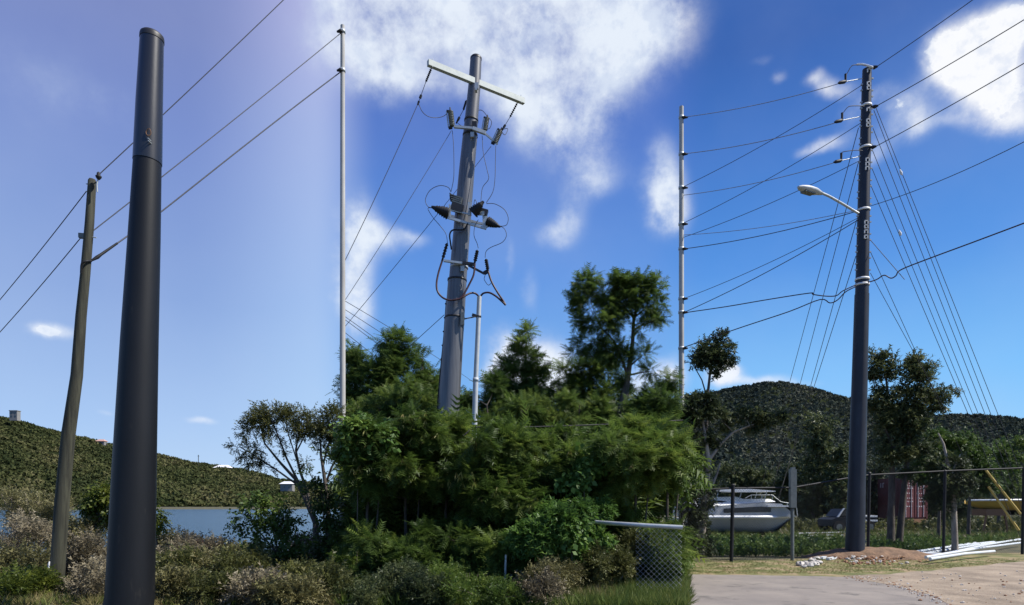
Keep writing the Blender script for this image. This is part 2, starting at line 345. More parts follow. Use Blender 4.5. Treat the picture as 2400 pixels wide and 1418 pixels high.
# leaf templates: every leaf is one quad (4 own vertices) pointing along +X, arched or folded
def quadleaf(base, direc, ln, wd, droop=0.0, nrm=None):
    direc = np.asarray(direc, float); direc /= np.linalg.norm(direc)
    nrm = np.asarray((0, 0, 1.0) if nrm is None else nrm, float); s = np.cross(nrm, direc); s /= np.linalg.norm(s) + 1e-9
    base = np.asarray(base, float); mid = base + direc * ln * .5; tip = base + direc * ln + np.array([0, 0, -droop * ln])
    return [base, mid + s * wd / 2, tip, mid - s * wd / 2]
def trileaf(base, direc, ln, wd, droop=0.0, nrm=None):
    q = quadleaf(base, direc, ln, wd, droop, nrm); off = (q[1] - q[3]) * .5; m_ = q[0] * .7 + q[2] * .3
    return [m_ + off if False else q[0] + off, q[2], q[0] - off]
def t_frond(n=6, seed=0):                              # bipinnate leaf: arching rachis with drooping feather pairs
    r = random.Random(seed); vs = []
    for i in range(n):
        t_ = .18 + .82 * i / (n - 1); b = (t_, 0, -.20 * t_ * t_)
        ln = .42 * (1 - .45 * abs(t_ - .45)) * r.uniform(.85, 1.1)
        for sgn in (1, -1):
            vs += trileaf(b, (.55 + .2 * t_, sgn * 1.0, -.05 + r.uniform(-.2, .15)), ln, .095, .22)
    vs += trileaf((0, 0, 0), (1, 0, -.12), .95, .03, .12)
    return np.array(vs), np.arange(len(vs)).reshape(-1, 3)
def t_twig(n=9, ll=.34, w=.16, seed=0, spread=1.0, lf=quadleaf, k=4):    # twig with alternate leaves
    r = random.Random(seed); vs = []
    for i in range(n):
        t_ = .1 + .9 * i / (n - 1); an = i * 2.4 + r.uniform(-.4, .4)
        dirv_ = (r.uniform(.3, .9), math.cos(an) * spread, math.sin(an) * spread * .7 + r.uniform(-.3, .2))
        nrm = (r.uniform(-.5, .5), r.uniform(-.5, .5), 1)
        vs += lf((t_, 0, -.1 * t_ * t_), dirv_, ll * r.uniform(.7, 1.15), w * r.uniform(.8, 1.2), r.uniform(0, .3), nrm)
    vs += lf((0, 0, 0), (1, 0, -.1), 1.0, .02)
    return np.array(vs), np.arange(len(vs)).reshape(-1, k)
def t_pods(n=6, seed=0):
    r = random.Random(seed); vs = []
    for i in range(n):
        an = i * 6.28 / n + r.uniform(-.3, .3)
        vs += quadleaf((0, 0, 0), (math.cos(an) * .35, math.sin(an) * .35, -1), r.uniform(.7, 1.1), .10, .0, (math.cos(an + 1), math.sin(an + 1), 0))
    return np.array(vs), np.arange(len(vs)).reshape(-1, 4)
def t_tuft(n=9, seed=0, w=.05):
    r = random.Random(seed); vs = []
    for i in range(n):
        an = r.uniform(0, 6.28); ln = r.uniform(.55, 1.0)
        vs += trileaf((math.cos(an) * .06, math.sin(an) * .06, 0), (math.cos(an) * r.uniform(.1, .6), math.sin(an) * r.uniform(.1, .6), 1), ln, w, r.uniform(0, .25), (math.cos(an + 1.5), math.sin(an + 1.5), 0))
    v = np.array(vs); return np.stack([v[:, 2], v[:, 1], -v[:, 0]], 1) @ np.eye(3), np.arange(len(vs)).reshape(-1, 3)   # points along +X
def t_crown(n=24, seed=0):                             # far tree: a lumpy heap of leaf masses
    g = np.random.default_rng(seed); vs = []
    for i in range(n):
        q = g.normal(size=3); q /= np.linalg.norm(q); q[2] = abs(q[2]) * .9 - .12; q *= g.uniform(.55, 1)
        a = g.normal(size=3); a /= np.linalg.norm(a); b = np.cross(a, q + g.normal(size=3) * .7); b /= np.linalg.norm(b)
        s1 = g.uniform(.28, .5)
        vs += [q - a * s1 - b * s1 * .5, q + a * s1 - b * s1 * .4, q + b * s1 * .9]
    return np.array(vs), np.arange(len(vs)).reshape(-1, 3)
FROND = [t_frond(6, s) for s in range(3)]
TWIG = [t_twig(9, .40, .19, s, 1.0, trileaf, 3) for s in range(3)]
TWIGS = [t_twig(10, .24, .12, s + 9, 1.0, trileaf, 3) for s in range(3)]
ROUND = [t_twig(6, .42, .34, s + 20) for s in range(3)]
PODS = [t_pods(6, s) for s in range(2)]
TUFT = [t_tuft(9, s) for s in range(3)]
CROWN = [t_crown(24, s) for s in range(4)]
def join_scatter(tmpls, pos, fwd, size, tint):
    Vs, Fs, Ts, off = [], [], [], 0; which = rng.integers(0, len(tmpls), len(pos))
    for k, tm in enumerate(tmpls):
        q = which == k
        if not q.any(): continue
        V, Fq, T = scatter(tm, pos[q], fwd[q], size[q], tint[q]); Vs.append(V); Fs.append(Fq + off); Ts.append(T); off += len(V)
    return np.concatenate(Vs), np.concatenate(Fs), np.concatenate(Ts)
def cloud(clumps, d, density, spread=.30, droop=.3, depth=.8):
    """leaf positions for ellipsoid clumps given as (px, py, rx, ry[, extra depth])"""
    pos, fwd, tint, subs = [], [], [], []
    for cl in clumps:
        px, py, rx, ry = cl[:4]; dd = cl[4] if len(cl) > 4 else 0.0
        c = P(px, py, d + dd); sc = (d + dd) / F; rad = np.array([rx * sc, (rx + ry) / 2 * sc * depth, ry * sc])
        K = max(3, int(rx * ry / 110)); q = rng.normal(size=(K, 3)); q /= np.linalg.norm(q, axis=1, keepdims=True)
        q *= (rng.random((K, 1)) ** .45) * np.where(rng.random((K, 1)) < .14, 1.3, .9); sub = c + q * rad
        n = int(density * math.pi * rx * ry / 100) + 3
        w = rng.random(K) + .35; idx = rng.choice(K, n, p=w / w.sum())
        s_ = max(.03, spread * min(rad[0], rad[2])) * (1 if K > 3 else 1.3)
        ps = sub[idx] + rng.normal(0, 1, (n, 3)) * s_ * np.array([1.1, 1.1, .8])
        tb = rng.normal(.45, .16, K)[idx]
        dirv_ = (ps - c) / rad; dirv_ /= np.linalg.norm(dirv_, axis=1, keepdims=True) + 1e-6
        fw = dirv_ * .7 + rng.normal(0, .55, (n, 3)) + np.array([0, 0, -droop])
        pos.append(ps); fwd.append(fw); tint.append(tb + rng.normal(0, .13, n)); subs.append((c, sub))
    return np.concatenate(pos), np.concatenate(fwd), np.clip(np.concatenate(tint), 0, 1), subs
def bez(a, b, bend, n=6):
    a, b = np.asarray(a, float), np.asarray(b, float); L_ = np.linalg.norm(b - a)
    m_ = (a + b) / 2 + np.asarray(bend) * L_
    return [(1 - t_) ** 2 * a + 2 * t_ * (1 - t_) * m_ + t_ * t_ * b for t_ in np.linspace(0, 1, n)]
def tree(name, label, cat, trunks, clumps, d, leaf, lmat, density=10, size=.25, bark='bark', group=None, droop=.3, spread=.30, depth=.8, pods=0, twigs=True, part='crown', stem='trunk', limb_w=.35, ground=True):
    """trunks: list of polylines [(px,py,width px)...]"""
    tp = [[P(a, b, d) for a, b, c in tr] for tr in trunks]; tw = [[c / 2 * d / F for a, b, c in tr] for tr in trunks]
    base = tp[0][0].copy(); base[2] = 0.0
    root = empty(name, base, label, cat, group)
    mb = MB()
    allp = []
    for pts, ws in zip(tp, tw):
        q = [x + np.array([0, rng.normal(0, .03) * i, 0]) for i, x in enumerate(pts)]
        if ground and q is not None and pts is tp[0] or (ground and pts[0][2] < .8):
            g0 = q[0].copy(); g0[2] = -.05; q = [g0] + q; ws = [ws[0] * 1.25] + ws
        mb.tube(q, ws, 8)
        for i in range(len(q) - 1):
            for t_ in np.linspace(0, 1, 5): allp.append((q[i] * (1 - t_) + q[i + 1] * t_, ws[i] * (1 - t_) + ws[i + 1] * t_))
    pos, fwd, tint, subs = cloud(clumps, d, density, spread, droop, depth)
    if twigs:
        for c, sub in subs:
            best = min(allp, key=lambda a: np.linalg.norm(a[0] - c) + max(0, a[0][2] - c[2] + .15) * 3)
            r0 = min(best[1] * .7, .012 + limb_w * .06)
            mb.tube(bez(best[0], c, rng.normal(0, .07, 3) + np.array([0, 0, .04]), 6), list(np.linspace(r0, r0 * .35, 6)), 5, False)
            for s_ in sub[:14]:
                mb.tube(bez(c + (best[0] - c) * rng.uniform(0, .35), s_, rng.normal(0, .08, 3), 4), list(np.linspace(r0 * .35, .003, 4)), 4, False)
    mb.build(stem, MT[bark], root)
    sz = size * rng.uniform(.6, 1.3, len(pos)); tint = np.clip(tint + rng.uniform(-.13, .13), 0, 1)
    V, Fq, T = join_scatter(leaf, pos, fwd, sz, tint)
    cr = arr_mesh(part, V, Fq, T, MT[lmat], root)
    if pods:
        k_ = np.argsort(pos[:, 1] - .25 * pos[:, 2])[:len(pos) // 5]; idx = rng.choice(k_, pods); 
        V, Fq, T = join_scatter(PODS, pos[idx] + rng.normal(0, .05, (pods, 3)) - np.array([0, .12, 0]), np.tile([1.0, 0, 0], (pods, 1)) + rng.normal(0, .1, (pods, 3)), np.full(pods, .20), rng.random(pods))
        # pods hang: the template already points down
        TV = V; o = arr_mesh('seed_pods', TV, Fq, T, MT['pod'], root); o['kind'] = 'stuff'
    return root
def fill(x0, x1, y0, y1, rx, ry, n, skip=(), ytop=None):
    out = []
    while len(out) < n:
        x, y = random.uniform(x0, x1), random.uniform(y0, y1)
        if ytop and y < ytop(x) + ry * .8: 
            if random.random() < .9: continue
        if any((abs(x - a) / c) ** 2 + (abs(y - b) / e) ** 2 < 1 for a, b, c, e in skip): continue
        out.append((x, y, rx * random.uniform(.7, 1.25), ry * random.uniform(.7, 1.25), random.uniform(-.8, .8)))
    return out
def interp(pts):
    xs = [a for a, b in pts]; ys = [b for a, b in pts]
    return lambda x: float(np.interp(x, xs, ys))

# ------------------------------------------------------------------ setting: ground, water, hills, road
def vnoise(x, y, s):
    x, y = x / s, y / s
    return np.sin(x * 1.7 + 1.3 * np.sin(y * 1.1 + .5)) * np.cos(y * 1.9 + 1.1 * np.sin(x * .9 + 2)) * .5 + .25 * np.sin(x * 4.1 + y * 3.3) * np.cos(y * 4.7 - x * 2.9)
def sstep(x, a, b): t_ = np.clip((x - a) / (b - a), 0, 1); return t_ * t_ * (3 - 2 * t_)
def ground_h(x, y):
    d = np.hypot(x, y); u = x / np.maximum(y, .1)
    lag = sstep(d, 22, 32) * (1 - sstep(d, 352, 384)) * (1 - sstep(u, -.26, -.18)) * (y > 0) * sstep(u, -1.6, -1.3)
    bump = .5 * vnoise(x, y, 9) * sstep(d, 32, 80) * .6
    return -1.9 * lag + bump * (1 - lag) + 6.0 * sstep(d, 500, 2500)
rad = np.concatenate([[0.0], np.geomspace(1.5, 3200, 110)]); ang = np.linspace(-math.pi, math.pi, 289)
RR, AA = np.meshgrid(rad, ang, indexing='ij'); X, Y = RR * np.sin(AA), RR * np.cos(AA); Z = ground_h(X, Y)
V = np.stack([X, Y, Z], -1).reshape(-1, 3); nr, na = RR.shape
idx = np.arange(nr * na).reshape(nr, na)
Fq = np.stack([idx[:-1, :-1], idx[:-1, 1:], idx[1:, 1:], idx[1:, :-1]], -1).reshape(-1, 4)
o = arr_mesh('ground', V, Fq, np.zeros(len(V)), MT['ground']); tag(o, 'scrubby brown green earth under the plants', kind='structure')
o.data.polygons.foreach_set('use_smooth', [True] * len(o.data.polygons))
rad = np.geomspace(18, 390, 40); ang = np.linspace(math.atan(-1.55), math.atan(-.16), 60)
RR, AA = np.meshgrid(rad, ang, indexing='ij'); V = np.stack([RR * np.sin(AA), RR * np.cos(AA), np.full_like(RR, -1.0)], -1).reshape(-1, 3)
idx = np.arange(RR.size).reshape(RR.shape); Fq = np.stack([idx[:-1, :-1], idx[:-1, 1:], idx[1:, 1:], idx[1:, :-1]], -1).reshape(-1, 4)
tag(arr_mesh('water', V, Fq, np.zeros(len(V)), MT['water']), 'blue lagoon water with small ripples behind the scrub', kind='structure')

ridge_left = interp([(-400, 940), (0, 975), (60, 990), (110, 1005), (170, 1018), (230, 1032), (270, 1043), (330, 1056), (370, 1063), (440, 1080), (500, 1090), (560, 1097), (610, 1108), (650, 1122), (740, 1132), (860, 1140), (1000, 1150), (1100, 1165)])
ridge_right = interp([(1150, 1165), (1350, 1120), (1500, 960), (1607, 930), (1660, 926), (1700, 916), (1750, 906), (1790, 900), (1820, 898), (1850, 901), (1900, 912), (1950, 928), (2000, 937), (2060, 945), (2130, 958), (2200, 978), (2225, 975), (2300, 976), (2350, 980), (2400, 986), (2900, 1010)])
def hill(name, label, ridge, r0, r1, pxa, pxb, base_py, matn, forest, power, ntree, tpx, flabel, gmax):
    px = np.linspace(pxa, pxb, 110); tt = np.linspace(0, 1, 26)
    rows = []
    def surf(p_, t_):
        d = r0 * (r1 / r0) ** t_; py = base_py + (ridge(p_) + gmax - base_py) * (t_ ** power)
        return P(p_, py, d)
    for t_ in tt: rows.append([surf(p_, t_) for p_ in px])
    back = [P(p_, HOR + 2, r1 * 1.5) for p_ in px]; rows.append(back)
    V = np.array(rows).reshape(-1, 3); idx = np.arange(len(V)).reshape(len(rows), len(px))
    Fq = np.stack([idx[:-1, :-1], idx[:-1, 1:], idx[1:, 1:], idx[1:, :-1]], -1).reshape(-1, 4)
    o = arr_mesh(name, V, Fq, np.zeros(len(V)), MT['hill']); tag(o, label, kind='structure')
    pos, size, tint = [], [], []
    for i in range(ntree):
        p_ = random.uniform(pxa, pxb); t_ = random.random() ** .8 if i % 7 else 1.0
        q = surf(p_, t_); s_ = random.uniform(.55, 1.25) * tpx * (1.25 - .55 * t_) / F * q[1] / 2
        pos.append(q + np.array([0, 0, s_ * .25])); size.append(s_)
        big = .5 + .5 * math.sin(p_ * .021 + 3 * t_) * math.cos(p_ * .009 - 7 * t_)
        tint.append(min(1, max(0, .16 + .55 * big + random.gauss(.04, .12))))
    pos = np.array(pos); fwd = rng.normal(0, 1, (len(pos), 3)) * np.array([1, 1, .05])
    V, Fq, T = join_scatter(CROWN, pos, fwd, np.array(size), np.array(tint))
    o = arr_mesh(forest, V, Fq, T, MT[matn]); tag(o, flabel, 'forest', kind='stuff')
hill('hill', 'low green hill sloping down behind the lagoon', ridge_left, 392, 620, -500, 1190, 1191, 'hillL', 'hill_forest', .8, 8500, 18, 'dense scrub woodland covering the hill behind the lagoon', 6)
hill('hill', 'dark rounded forested hill behind the boatyard', ridge_right, 95, 640, 1150, 2900, 1188, 'hillR', 'hill_forest', .9, 9000, 23, 'dark woodland covering the rounded hill behind the boatyard', 4)
# far shore
mb = MB(); pts = []
px = np.arange(-200, 900, 20)
top = [P(x, 1190.5 + 1.2 * math.sin(x * .05), 393) for x in px]; bot = [P(x, 1193.2 + .8 * math.sin(x * .11 + 1), 360) for x in px]
mb.add([tuple(q) for q in top] + [tuple(q) for q in bot], [(i, i + 1, len(px) + i + 1, len(px) + i) for i in range(len(px) - 1)])
tag(mb.build('sand_shore', MT['sand']), 'thin strip of pale sand on the far side of the lagoon', kind='structure')

def sheet(name, m, far, near, z, label, n=60, rag=.10):
    """flat ground sheet between two pixel polylines (far edge, near edge)"""
    xs = np.linspace(0, 1, n); mb = MB(); rows = [[], []]
    def along(pl, t_):
        i = t_ * (len(pl) - 1); k = min(int(i), len(pl) - 2); return np.array(pl[k]) * (1 - (i - k)) + np.array(pl[k + 1]) * (i - k)
    A = [along(far, t_) for t_ in xs]; B = [along(near, t_) for t_ in xs]
    vs = []
    for k in range(7):
        for i in range(n):
            q = A[i] * (1 - k / 6) + B[i] * (k / 6)
            w_ = rag * (math.sin(i * .5) + .6 * math.sin(i * 1.1 + 1)) * .4 * min(1, np.linalg.norm(B[i] - A[i]) / 1.5)
            q = q + np.array([0, w_ * (1 - k / 6), 0])
            vs.append((q[0], q[1], z))
    fs = [(k * n + i, k * n + i + 1, (k + 1) * n + i + 1, (k + 1) * n + i) for k in range(6) for i in range(n - 1)]
    mb.add(vs, fs); o = mb.build(name, m); tag(o, label, kind='structure'); return o
g2 = lambda x, y: G(x, y)
sheet('grass_verge', MT['verge'], [g2(1560, 1316), g2(1800, 1312), g2(2050, 1306), g2(2300, 1296), g2(2600, 1296)], [g2(1560, 1356), g2(1800, 1360), g2(2050, 1368), g2(2300, 1380), g2(2700, 1390)], .004, 'patchy green and brown grass strip between the fence and the road')
sheet('road', MT['asphalt'], [g2(1606, 1347), g2(1700, 1348), g2(1850, 1350), g2(2000, 1353), g2(2300, 1362), g2(2900, 1372)], [np.array([.85, 3.1, 0]), np.array([3, 1.5, 0]), np.array([8, 1, 0]), np.array([12, 1, 0]), np.array([18, 1, 0]), np.array([30, 1, 0])], .008, 'worn grey brown asphalt road in the foreground', rag=.05)
sheet('dirt_shoulder', MT['gravel'], [g2(1985, 1351), g2(2100, 1345), g2(2200, 1336), g2(2300, 1326), g2(2400, 1316), g2(2700, 1312)], [g2(2000, 1357), g2(2090, 1372), g2(2190, 1398), g2(2260, 1440), g2(2330, 1500), g2(2500, 1560)], .012, 'sandy stony shoulder spilling over the road edge', rag=.16)

# ------------------------------------------------------------------ poles
def pole_part(name, prof, d, m, parent, n=40, extra=None):
    pts = [P(a, b, d) for a, b, c in prof]; rs = [c / 2 * d / F for a, b, c in prof]
    mb = MB(); mb.tube(pts, rs, n, True); return mb.build(name, m, parent)
def wire(name, label, pts, r, m='wire', group=None, cat='wire', sag=0.0, n=14, parent=None):
    """pts: 3D points; two points give a sagging span"""
    pts = [np.asarray(q, float) for q in pts]
    if len(pts) == 2:
        a, b = pts; pts = [a * (1 - t_) + b * t_ + np.array([0, 0, -4 * sag * t_ * (1 - t_)]) for t_ in np.linspace(0, 1, n)]
    mb = MB(); mb.tube(pts, r, 6)
    o = mb.build(name, MT[m], parent, origin=None if parent is not None else pts[0])
    if parent is None: tag(o, label, cat, group)
    return o
def curve(pp, n=5):                                    # Catmull-Rom through 3D points
    pp = [np.asarray(q, float) for q in pp]; q = [2 * pp[0] - pp[1]] + pp + [2 * pp[-1] - pp[-2]]; out = []
    for i in range(1, len(q) - 2):
        for t_ in np.linspace(0, 1, n, endpoint=False):
            out.append(.5 * ((2 * q[i]) + (-q[i - 1] + q[i + 1]) * t_ + (2 * q[i - 1] - 5 * q[i] + 4 * q[i + 1] - q[i + 2]) * t_ ** 2 + (-q[i - 1] + 3 * q[i] - 3 * q[i + 1] + q[i + 2]) * t_ ** 3))
    out.append(pp[-1]); return out

# left: big dark composite pole
D1 = 9.5
r = empty('utility_pole', P(300, HOR + F * EYE / D1, D1), 'thick dark composite pole without wires standing nearest, before the lagoon', 'utility pole')
pole_part('lower_shaft', [(299, 1436, 107), (305, 1396, 103), (315, 1100, 92), (327, 800, 79), (338, 560, 68), (345.5, 376, 59)], D1, MT['pole'], r)
pole_part('upper_shaft', [(345.5, 380, 61.5), (345.7, 377, 61.5), (350, 240, 56.5), (356, 92, 50)], D1, MT['pole_top'], r)
pole_part('end_cap', [(356, 95, 52), (356.3, 88, 52), (356.6, 83, 50), (356.8, 80, 44), (356.9, 79, 30)], D1, MT['cap'], r)
mb = MB(); c = P(365, 327, D1) + np.array([.0, -.19, 0])
mb.tube([c + np.array([.035 * math.cos(a), -.006 * math.sin(a * 2), .05 * math.sin(a)]) for a in np.linspace(0, 6.28, 17)], .006, 6, False)
mb.build('rusty_ring', MT['rust'], r)
for (x, y) in ((366, 343), (367, 349)): mb = MB(); mb.tube([P(x, y, D1) + np.array([0, -.14, 0]), P(x, y, D1) + np.array([0, -.215, 0])], .008, 8); mb.build('bolt', MT['galv'], r)
# left: wooden pole
D2 = 11.2
r = empty('utility_pole', P(131, HOR + F * EYE / D2, D2), 'slim weathered wooden pole left of the thick dark pole', 'utility pole')
pole_part('shaft', [(128, 1400, 32), (131, 1396, 31), (145, 1180, 30), (160, 1020, 28.5), (180, 880, 25), (190, 740, 22.5), (200, 640, 20.5), (210, 520, 19), (216, 424, 17), (216.5, 420, 13)], D2, MT['wood'], r, 20)
mb = MB(); mb.tube([P(x, y, D2 - .09) for x, y in ((228, 450), (227, 432), (230, 418))], .012, 6); mb.build('top_bracket', MT['galv'], r)
mb = MB(); mb.tube([P(*q, D2 - .09) for q in ((231, 421), (231, 416), (231, 413), (231, 411), (231, 406), (231, 403))], [.02, .045, .05, .03, .028, .012], 14); mb.build('insulator', MT['black'], r)
mb = MB(); mb.box(P(192, 553, D2), (.09, .07, .08), (1, .2, 0)); mb.build('insulator', MT['insul'], r)
for a, b in (((188, 553), (226, 557)), ((202, 431), (214, 431)), ((201, 449), (214, 447))): mb = MB(); mb.tube([P(*a, D2), P(*b, D2)], .009, 6); mb.build('through_bolt', MT['galv'], r)
mb = MB(); mb.tube(curve([P(190, 640, D2 - .1), P(192, 618, D2 - .13), P(203, 612, D2 - .1), P(214, 612, D2)]), .018, 8); mb.build('cable_grip', MT['black'], r)
gw = 'power lines on the wooden pole'
wire('power_line', 'topmost wire rising right from the wooden pole tip behind the dark pole', [P(231, 410, D2 - .09), P(690, -25, 13)], .0085, group=gw, sag=.02)
wire('power_line', 'middle wire rising right from the side of the wooden pole', [P(204, 552, D2 + .08), P(803, 74, 16)], .010, group=gw, sag=.03)
wire('power_line', 'thick lower cable rising right from the black grip on the wooden pole', curve([P(212, 612, D2), P(232, 600, 11.3), P(305, 549, 12), P(373, 500, 12.6), P(560, 352, 14), P(700, 243, 15.2), P(803, 165, 16)], 4), .013, group=gw)
mb = MB(); mb.tube([P(214, 611, D2), P(228, 603, D2 + .05), P(236, 597, D2 + .1), P(275, 570, D2 + .3)], [.016, .032, .024, .018], 8); tag(mb.build('cable_clamp', MT['black'], origin=P(228, 603, D2)), 'black splice clamp on the thick cable beside the wooden pole', 'clamp')
wire('power_line', 'upper wire falling left from the wooden pole towards the photo edge', [P(202, 449, D2), P(-20, 726, 14)], .0085, group=gw, sag=.03)
wire('power_line', 'lower wire falling left from the grey insulator of the wooden pole', [P(187, 560, D2), P(-20, 800, 14)], .0085, group=gw, sag=.03)

# plain concrete poles that carry the far ends of the spans
def plain_pole(px, pytop, d, w0, w1, label):
    yb = HOR + F * EYE / d; r = empty('utility_pole', P(px, yb, d), label, 'utility pole', None)
    pole_part('shaft', [(px, yb, w0), (px, pytop, w1)], d, MT['concrete'], r, 16)
    return r
r = plain_pole(803, 60, 16, 15, 10, 'slender pale concrete pole between the lagoon and the green thicket')
for y in (74, 165): mb = MB(); mb.ring(P(803, y, 16), .056, .08, n=16, th=.015); mb.build('band', MT['galv'], r); mb = MB(); c = P(803, y, 15.9); mb.tube([c, c + np.array([-.05, -.02, 0]), c + np.array([-.14, -.02, -.02])], [.02, .05, .02], 8); mb.build('insulator', MT['black'], r)
r = plain_pole(1597, 250, 22, 14, 10, 'slender pale concrete pole between the green thicket and the boatyard')
for y in (275, 361, 440, 525, 583, 700, 732, 816): mb = MB(); mb.ring(P(1597, y, 22), (10 + 4 * (y - 250) / 1000) / 2 * 22 / F, .08, n=16, th=.02); mb.build('band', MT['galv'], r); mb = MB(); c = P(1597, y, 21.93); mb.tube([c, c + np.array([.08, 0, 0]), c + np.array([.22, 0, 0])], [.02, .06, .025], 8); mb.build('insulator', MT['black'], r)

# middle: equipment pole
D3 = 17.6
def Q(x, y, dd=0.0): return P(x, y, D3 + dd)
r = empty('utility_pole', P(1024, HOR + F * EYE / D3, D3), 'tall grey composite pole with crossarm and switchgear rising from the thicket', 'utility pole')
pole_part('lower_shaft', [(1022, 1320, 60), (1049, 990, 51.5), (1066, 745, 45.5), (1072, 656, 43.5)], D3, MT['pole_mid'], r)
pole_part('middle_shaft', [(1072.5, 660, 41.5), (1083, 530, 39), (1094, 400, 36.5), (1101, 326, 34.5)], D3, MT['pole_mid'], r)
pole_part('upper_shaft', [(1100.5, 328, 33), (1104, 290, 31.5), (1112, 200, 28.5), (1115.5, 138, 26.5)], D3, MT['pole_mid'], r)
pole_part('end_cap', [(1115.5, 140, 27.4), (1115.7, 136, 27), (1115.8, 133, 22)], D3, MT['cap'], r)
for (x, y, w) in ((1102, 318, 34.6), (1104.5, 283, 32.4), (1071.5, 657, 44.6), (1066, 745, 46)):
    mb = MB(); mb.ring(Q(x, y), w / 2 * D3 / F, .05, (.05, 0, 1), 32, .006); mb.build('joint_band', MT['cap'], r)
mb = MB(); mb.tube([Q(1046, 705, .0), Q(1040, 790), Q(1031, 880), Q(1022, 985), Q(1005, 1200)], .017, 6); mb.build('ground_wire', MT['black'], r)
mb = MB()
for t_ in np.linspace(0, 1, 9): mb.box(Q(1046 - 21 * t_, 712 + 260 * t_, -.02), (.07, .05, .03))
o = mb.build('wire_clip', MT['cap'], r); o['kind'] = 'stuff'
# crossarm
La, Ra = P(1003, 147, 16.75), P(1228, 238, 18.35); ax = (Ra - La) / np.linalg.norm(Ra - La)
sh = np.array([.10, -.42, 0]); La, Ra = La + sh * 0, Ra + sh * 0
mb = MB(); mb.box((La + Ra) / 2 + np.array([0, -.0, 0]), (np.linalg.norm(Ra - La), .11, .15), Ra - La); ca = mb.build('crossarm', MT['beam'], r)
mb = MB(); mb.tube([La + ax * .14 + np.array([0, -.05, -.1]), La + ax * .14 + np.array([0, -.05, .12])], .012, 6); mb.build('eye_bolt', MT['galv'], ca); mb = MB(); mb.tube([Ra - ax * .1 + np.array([0, -.05, -.1]), Ra - ax * .1 + np.array([0, -.05, .12])], .012, 6); mb.build('eye_bolt', MT['galv'], ca)
mb = MB(); mb.box(Q(1117, 202, -.32), (.10, .08, .16)); mb.box(Q(1116, 212, -.3), (.06, .14, .05)); mb.build('arm_bracket', MT['galv'], r)
def string(a, b, c, d_, label=None):                   # rod insulator, clevis, clamp
    mb = MB(); a, b, c = map(np.asarray, (a, b, c)); mb.tube([a, a * .5 + b * .5, b], .016, 6)
    for t_ in np.linspace(.15, .9, 7): q = a * (1 - t_) + b * t_; v = (b - a) / np.linalg.norm(b - a); mb.tube([q - v * .006, q + v * .012], [.034, .022], 8)
    o = mb.build('string_insulator', MT['black'], r)
    mb = MB(); v = (c - b) / np.linalg.norm(c - b); mb.tube([b, c], .008, 6); m_ = b * .35 + c * .65; mb.tube([m_, m_ + v * .08], .035, 8); mb.tube([c - v * .03, c + v * .07], [.03, .02], 8); mb.build('clamp', MT['black'], o)
dl, dr = -.85, .75
string(Q(1011, 160, dl), Q(998, 192, dl), Q(981, 240, dl), 0)
string(Q(1213, 240, dr), Q(1195, 275, dr), Q(1178, 303, dr), 0)
string(Q(1093, 235, .5), Q(1086, 258, .5), Q(1072, 284, .5), 0)
gm = 'lines on the switchgear pole'
wire('power_line', 'long wire from the left crossarm clamp down to the left', [Q(981, 240, dl), P(803, 622, 16.1)], .0085, group=gm, sag=.06)
wire('power_line', 'wire from below the left cutout down to the left', [Q(1058, 306, -.2), P(803, 712, 16.1)], .0075, group=gm, sag=.06)
wire('power_line', 'wire crossing behind the grey pole from the right cutout down to the left', [Q(1151, 343, .5), P(803, 772, 17.5)], .0075, group=gm, sag=.05)
wire('power_line', 'short wire from the lower pole down into the left tree crown', [Q(1041, 738, .1), P(955, 816, 19)], .0085, group=gm)
for i, (ya, yb, lab) in enumerate(((702, 925, 'upper'), (722, 960, 'second'), (738, 1000, 'third'), (745, 1015, 'fourth'), (775, 1060, 'lowest'))):
    wire('power_line', '%s of the five thin distant wires descending behind the grey pole' % lab, [P(803, ya, 24), P(1120, yb - 22, 40)], .011, group='thin distant wires behind the thicket', sag=-.1)
# cutout assembly (top bracket)
mb = MB(); mb.bar(Q(1064, 297, -.28), Q(1108, 301, -.28), .07, .06); mb.bar(Q(1108, 301, -.28), Q(1138, 312, -.26), .08, .09); mb.bar(Q(1138, 314, -.26), Q(1166, 338, -.26), .05, .045); bt = mb.build('bracket_arm', MT['galv'], r)
mb = MB(); mb.box(Q(1112, 296, -.25), (.13, .12, .22)); mb.build('bracket_mount', MT['cap'], r)
mb = MB(); mb.box(Q(1107, 316, -.24), (.10, .06, .13)); mb.build('bracket_plate', MT['galv'], r)
def cutout(c, v, s=1.0):
    c = np.asarray(c, float); v = np.asarray(v, float) / np.linalg.norm(v); side = np.cross(v, (0, 1, 0)); side /= np.linalg.norm(side)
    mb = MB(); pts, rs = [], []
    for i in range(9):
        for rr_ in (.055, .085, .085, .055): pts.append(c + v * s * (-.2 + .05 * i + .012 * (0, 1, 2, 3)[len(pts) % 4])); rs.append(rr_ * s)
    mb.tube(pts, rs, 14); o = mb.build('cutout_insulator', MT['insul'], r)
    mb = MB(); a = c + side * .115 * s; mb.tube([a - v * .22 * s, a + v * .25 * s], .018 * s, 8); mb.build('fuse_tube', MT['galv'], o)
    mb = MB(); mb.bar(c + v * .24 * s, a + v * .26 * s, .05 * s); mb.tube([c + v * .22 * s, c + v * .36 * s], [.03, .015], 8); mb.build('contact', MT['black'], o); mb = MB(); mb.bar(c - v * .24 * s, a - v * .24 * s, .06 * s); mb.build('contact', MT['black'], o)
    return o
cutout(Q(1058, 280, -.28), (-.12, 0, 1), .92)
cutout(Q(1139, 292, -.20), (.15, .1, 1), .78)
cutout(Q(1166, 322, -.26), (.45, 0, 1), .82)
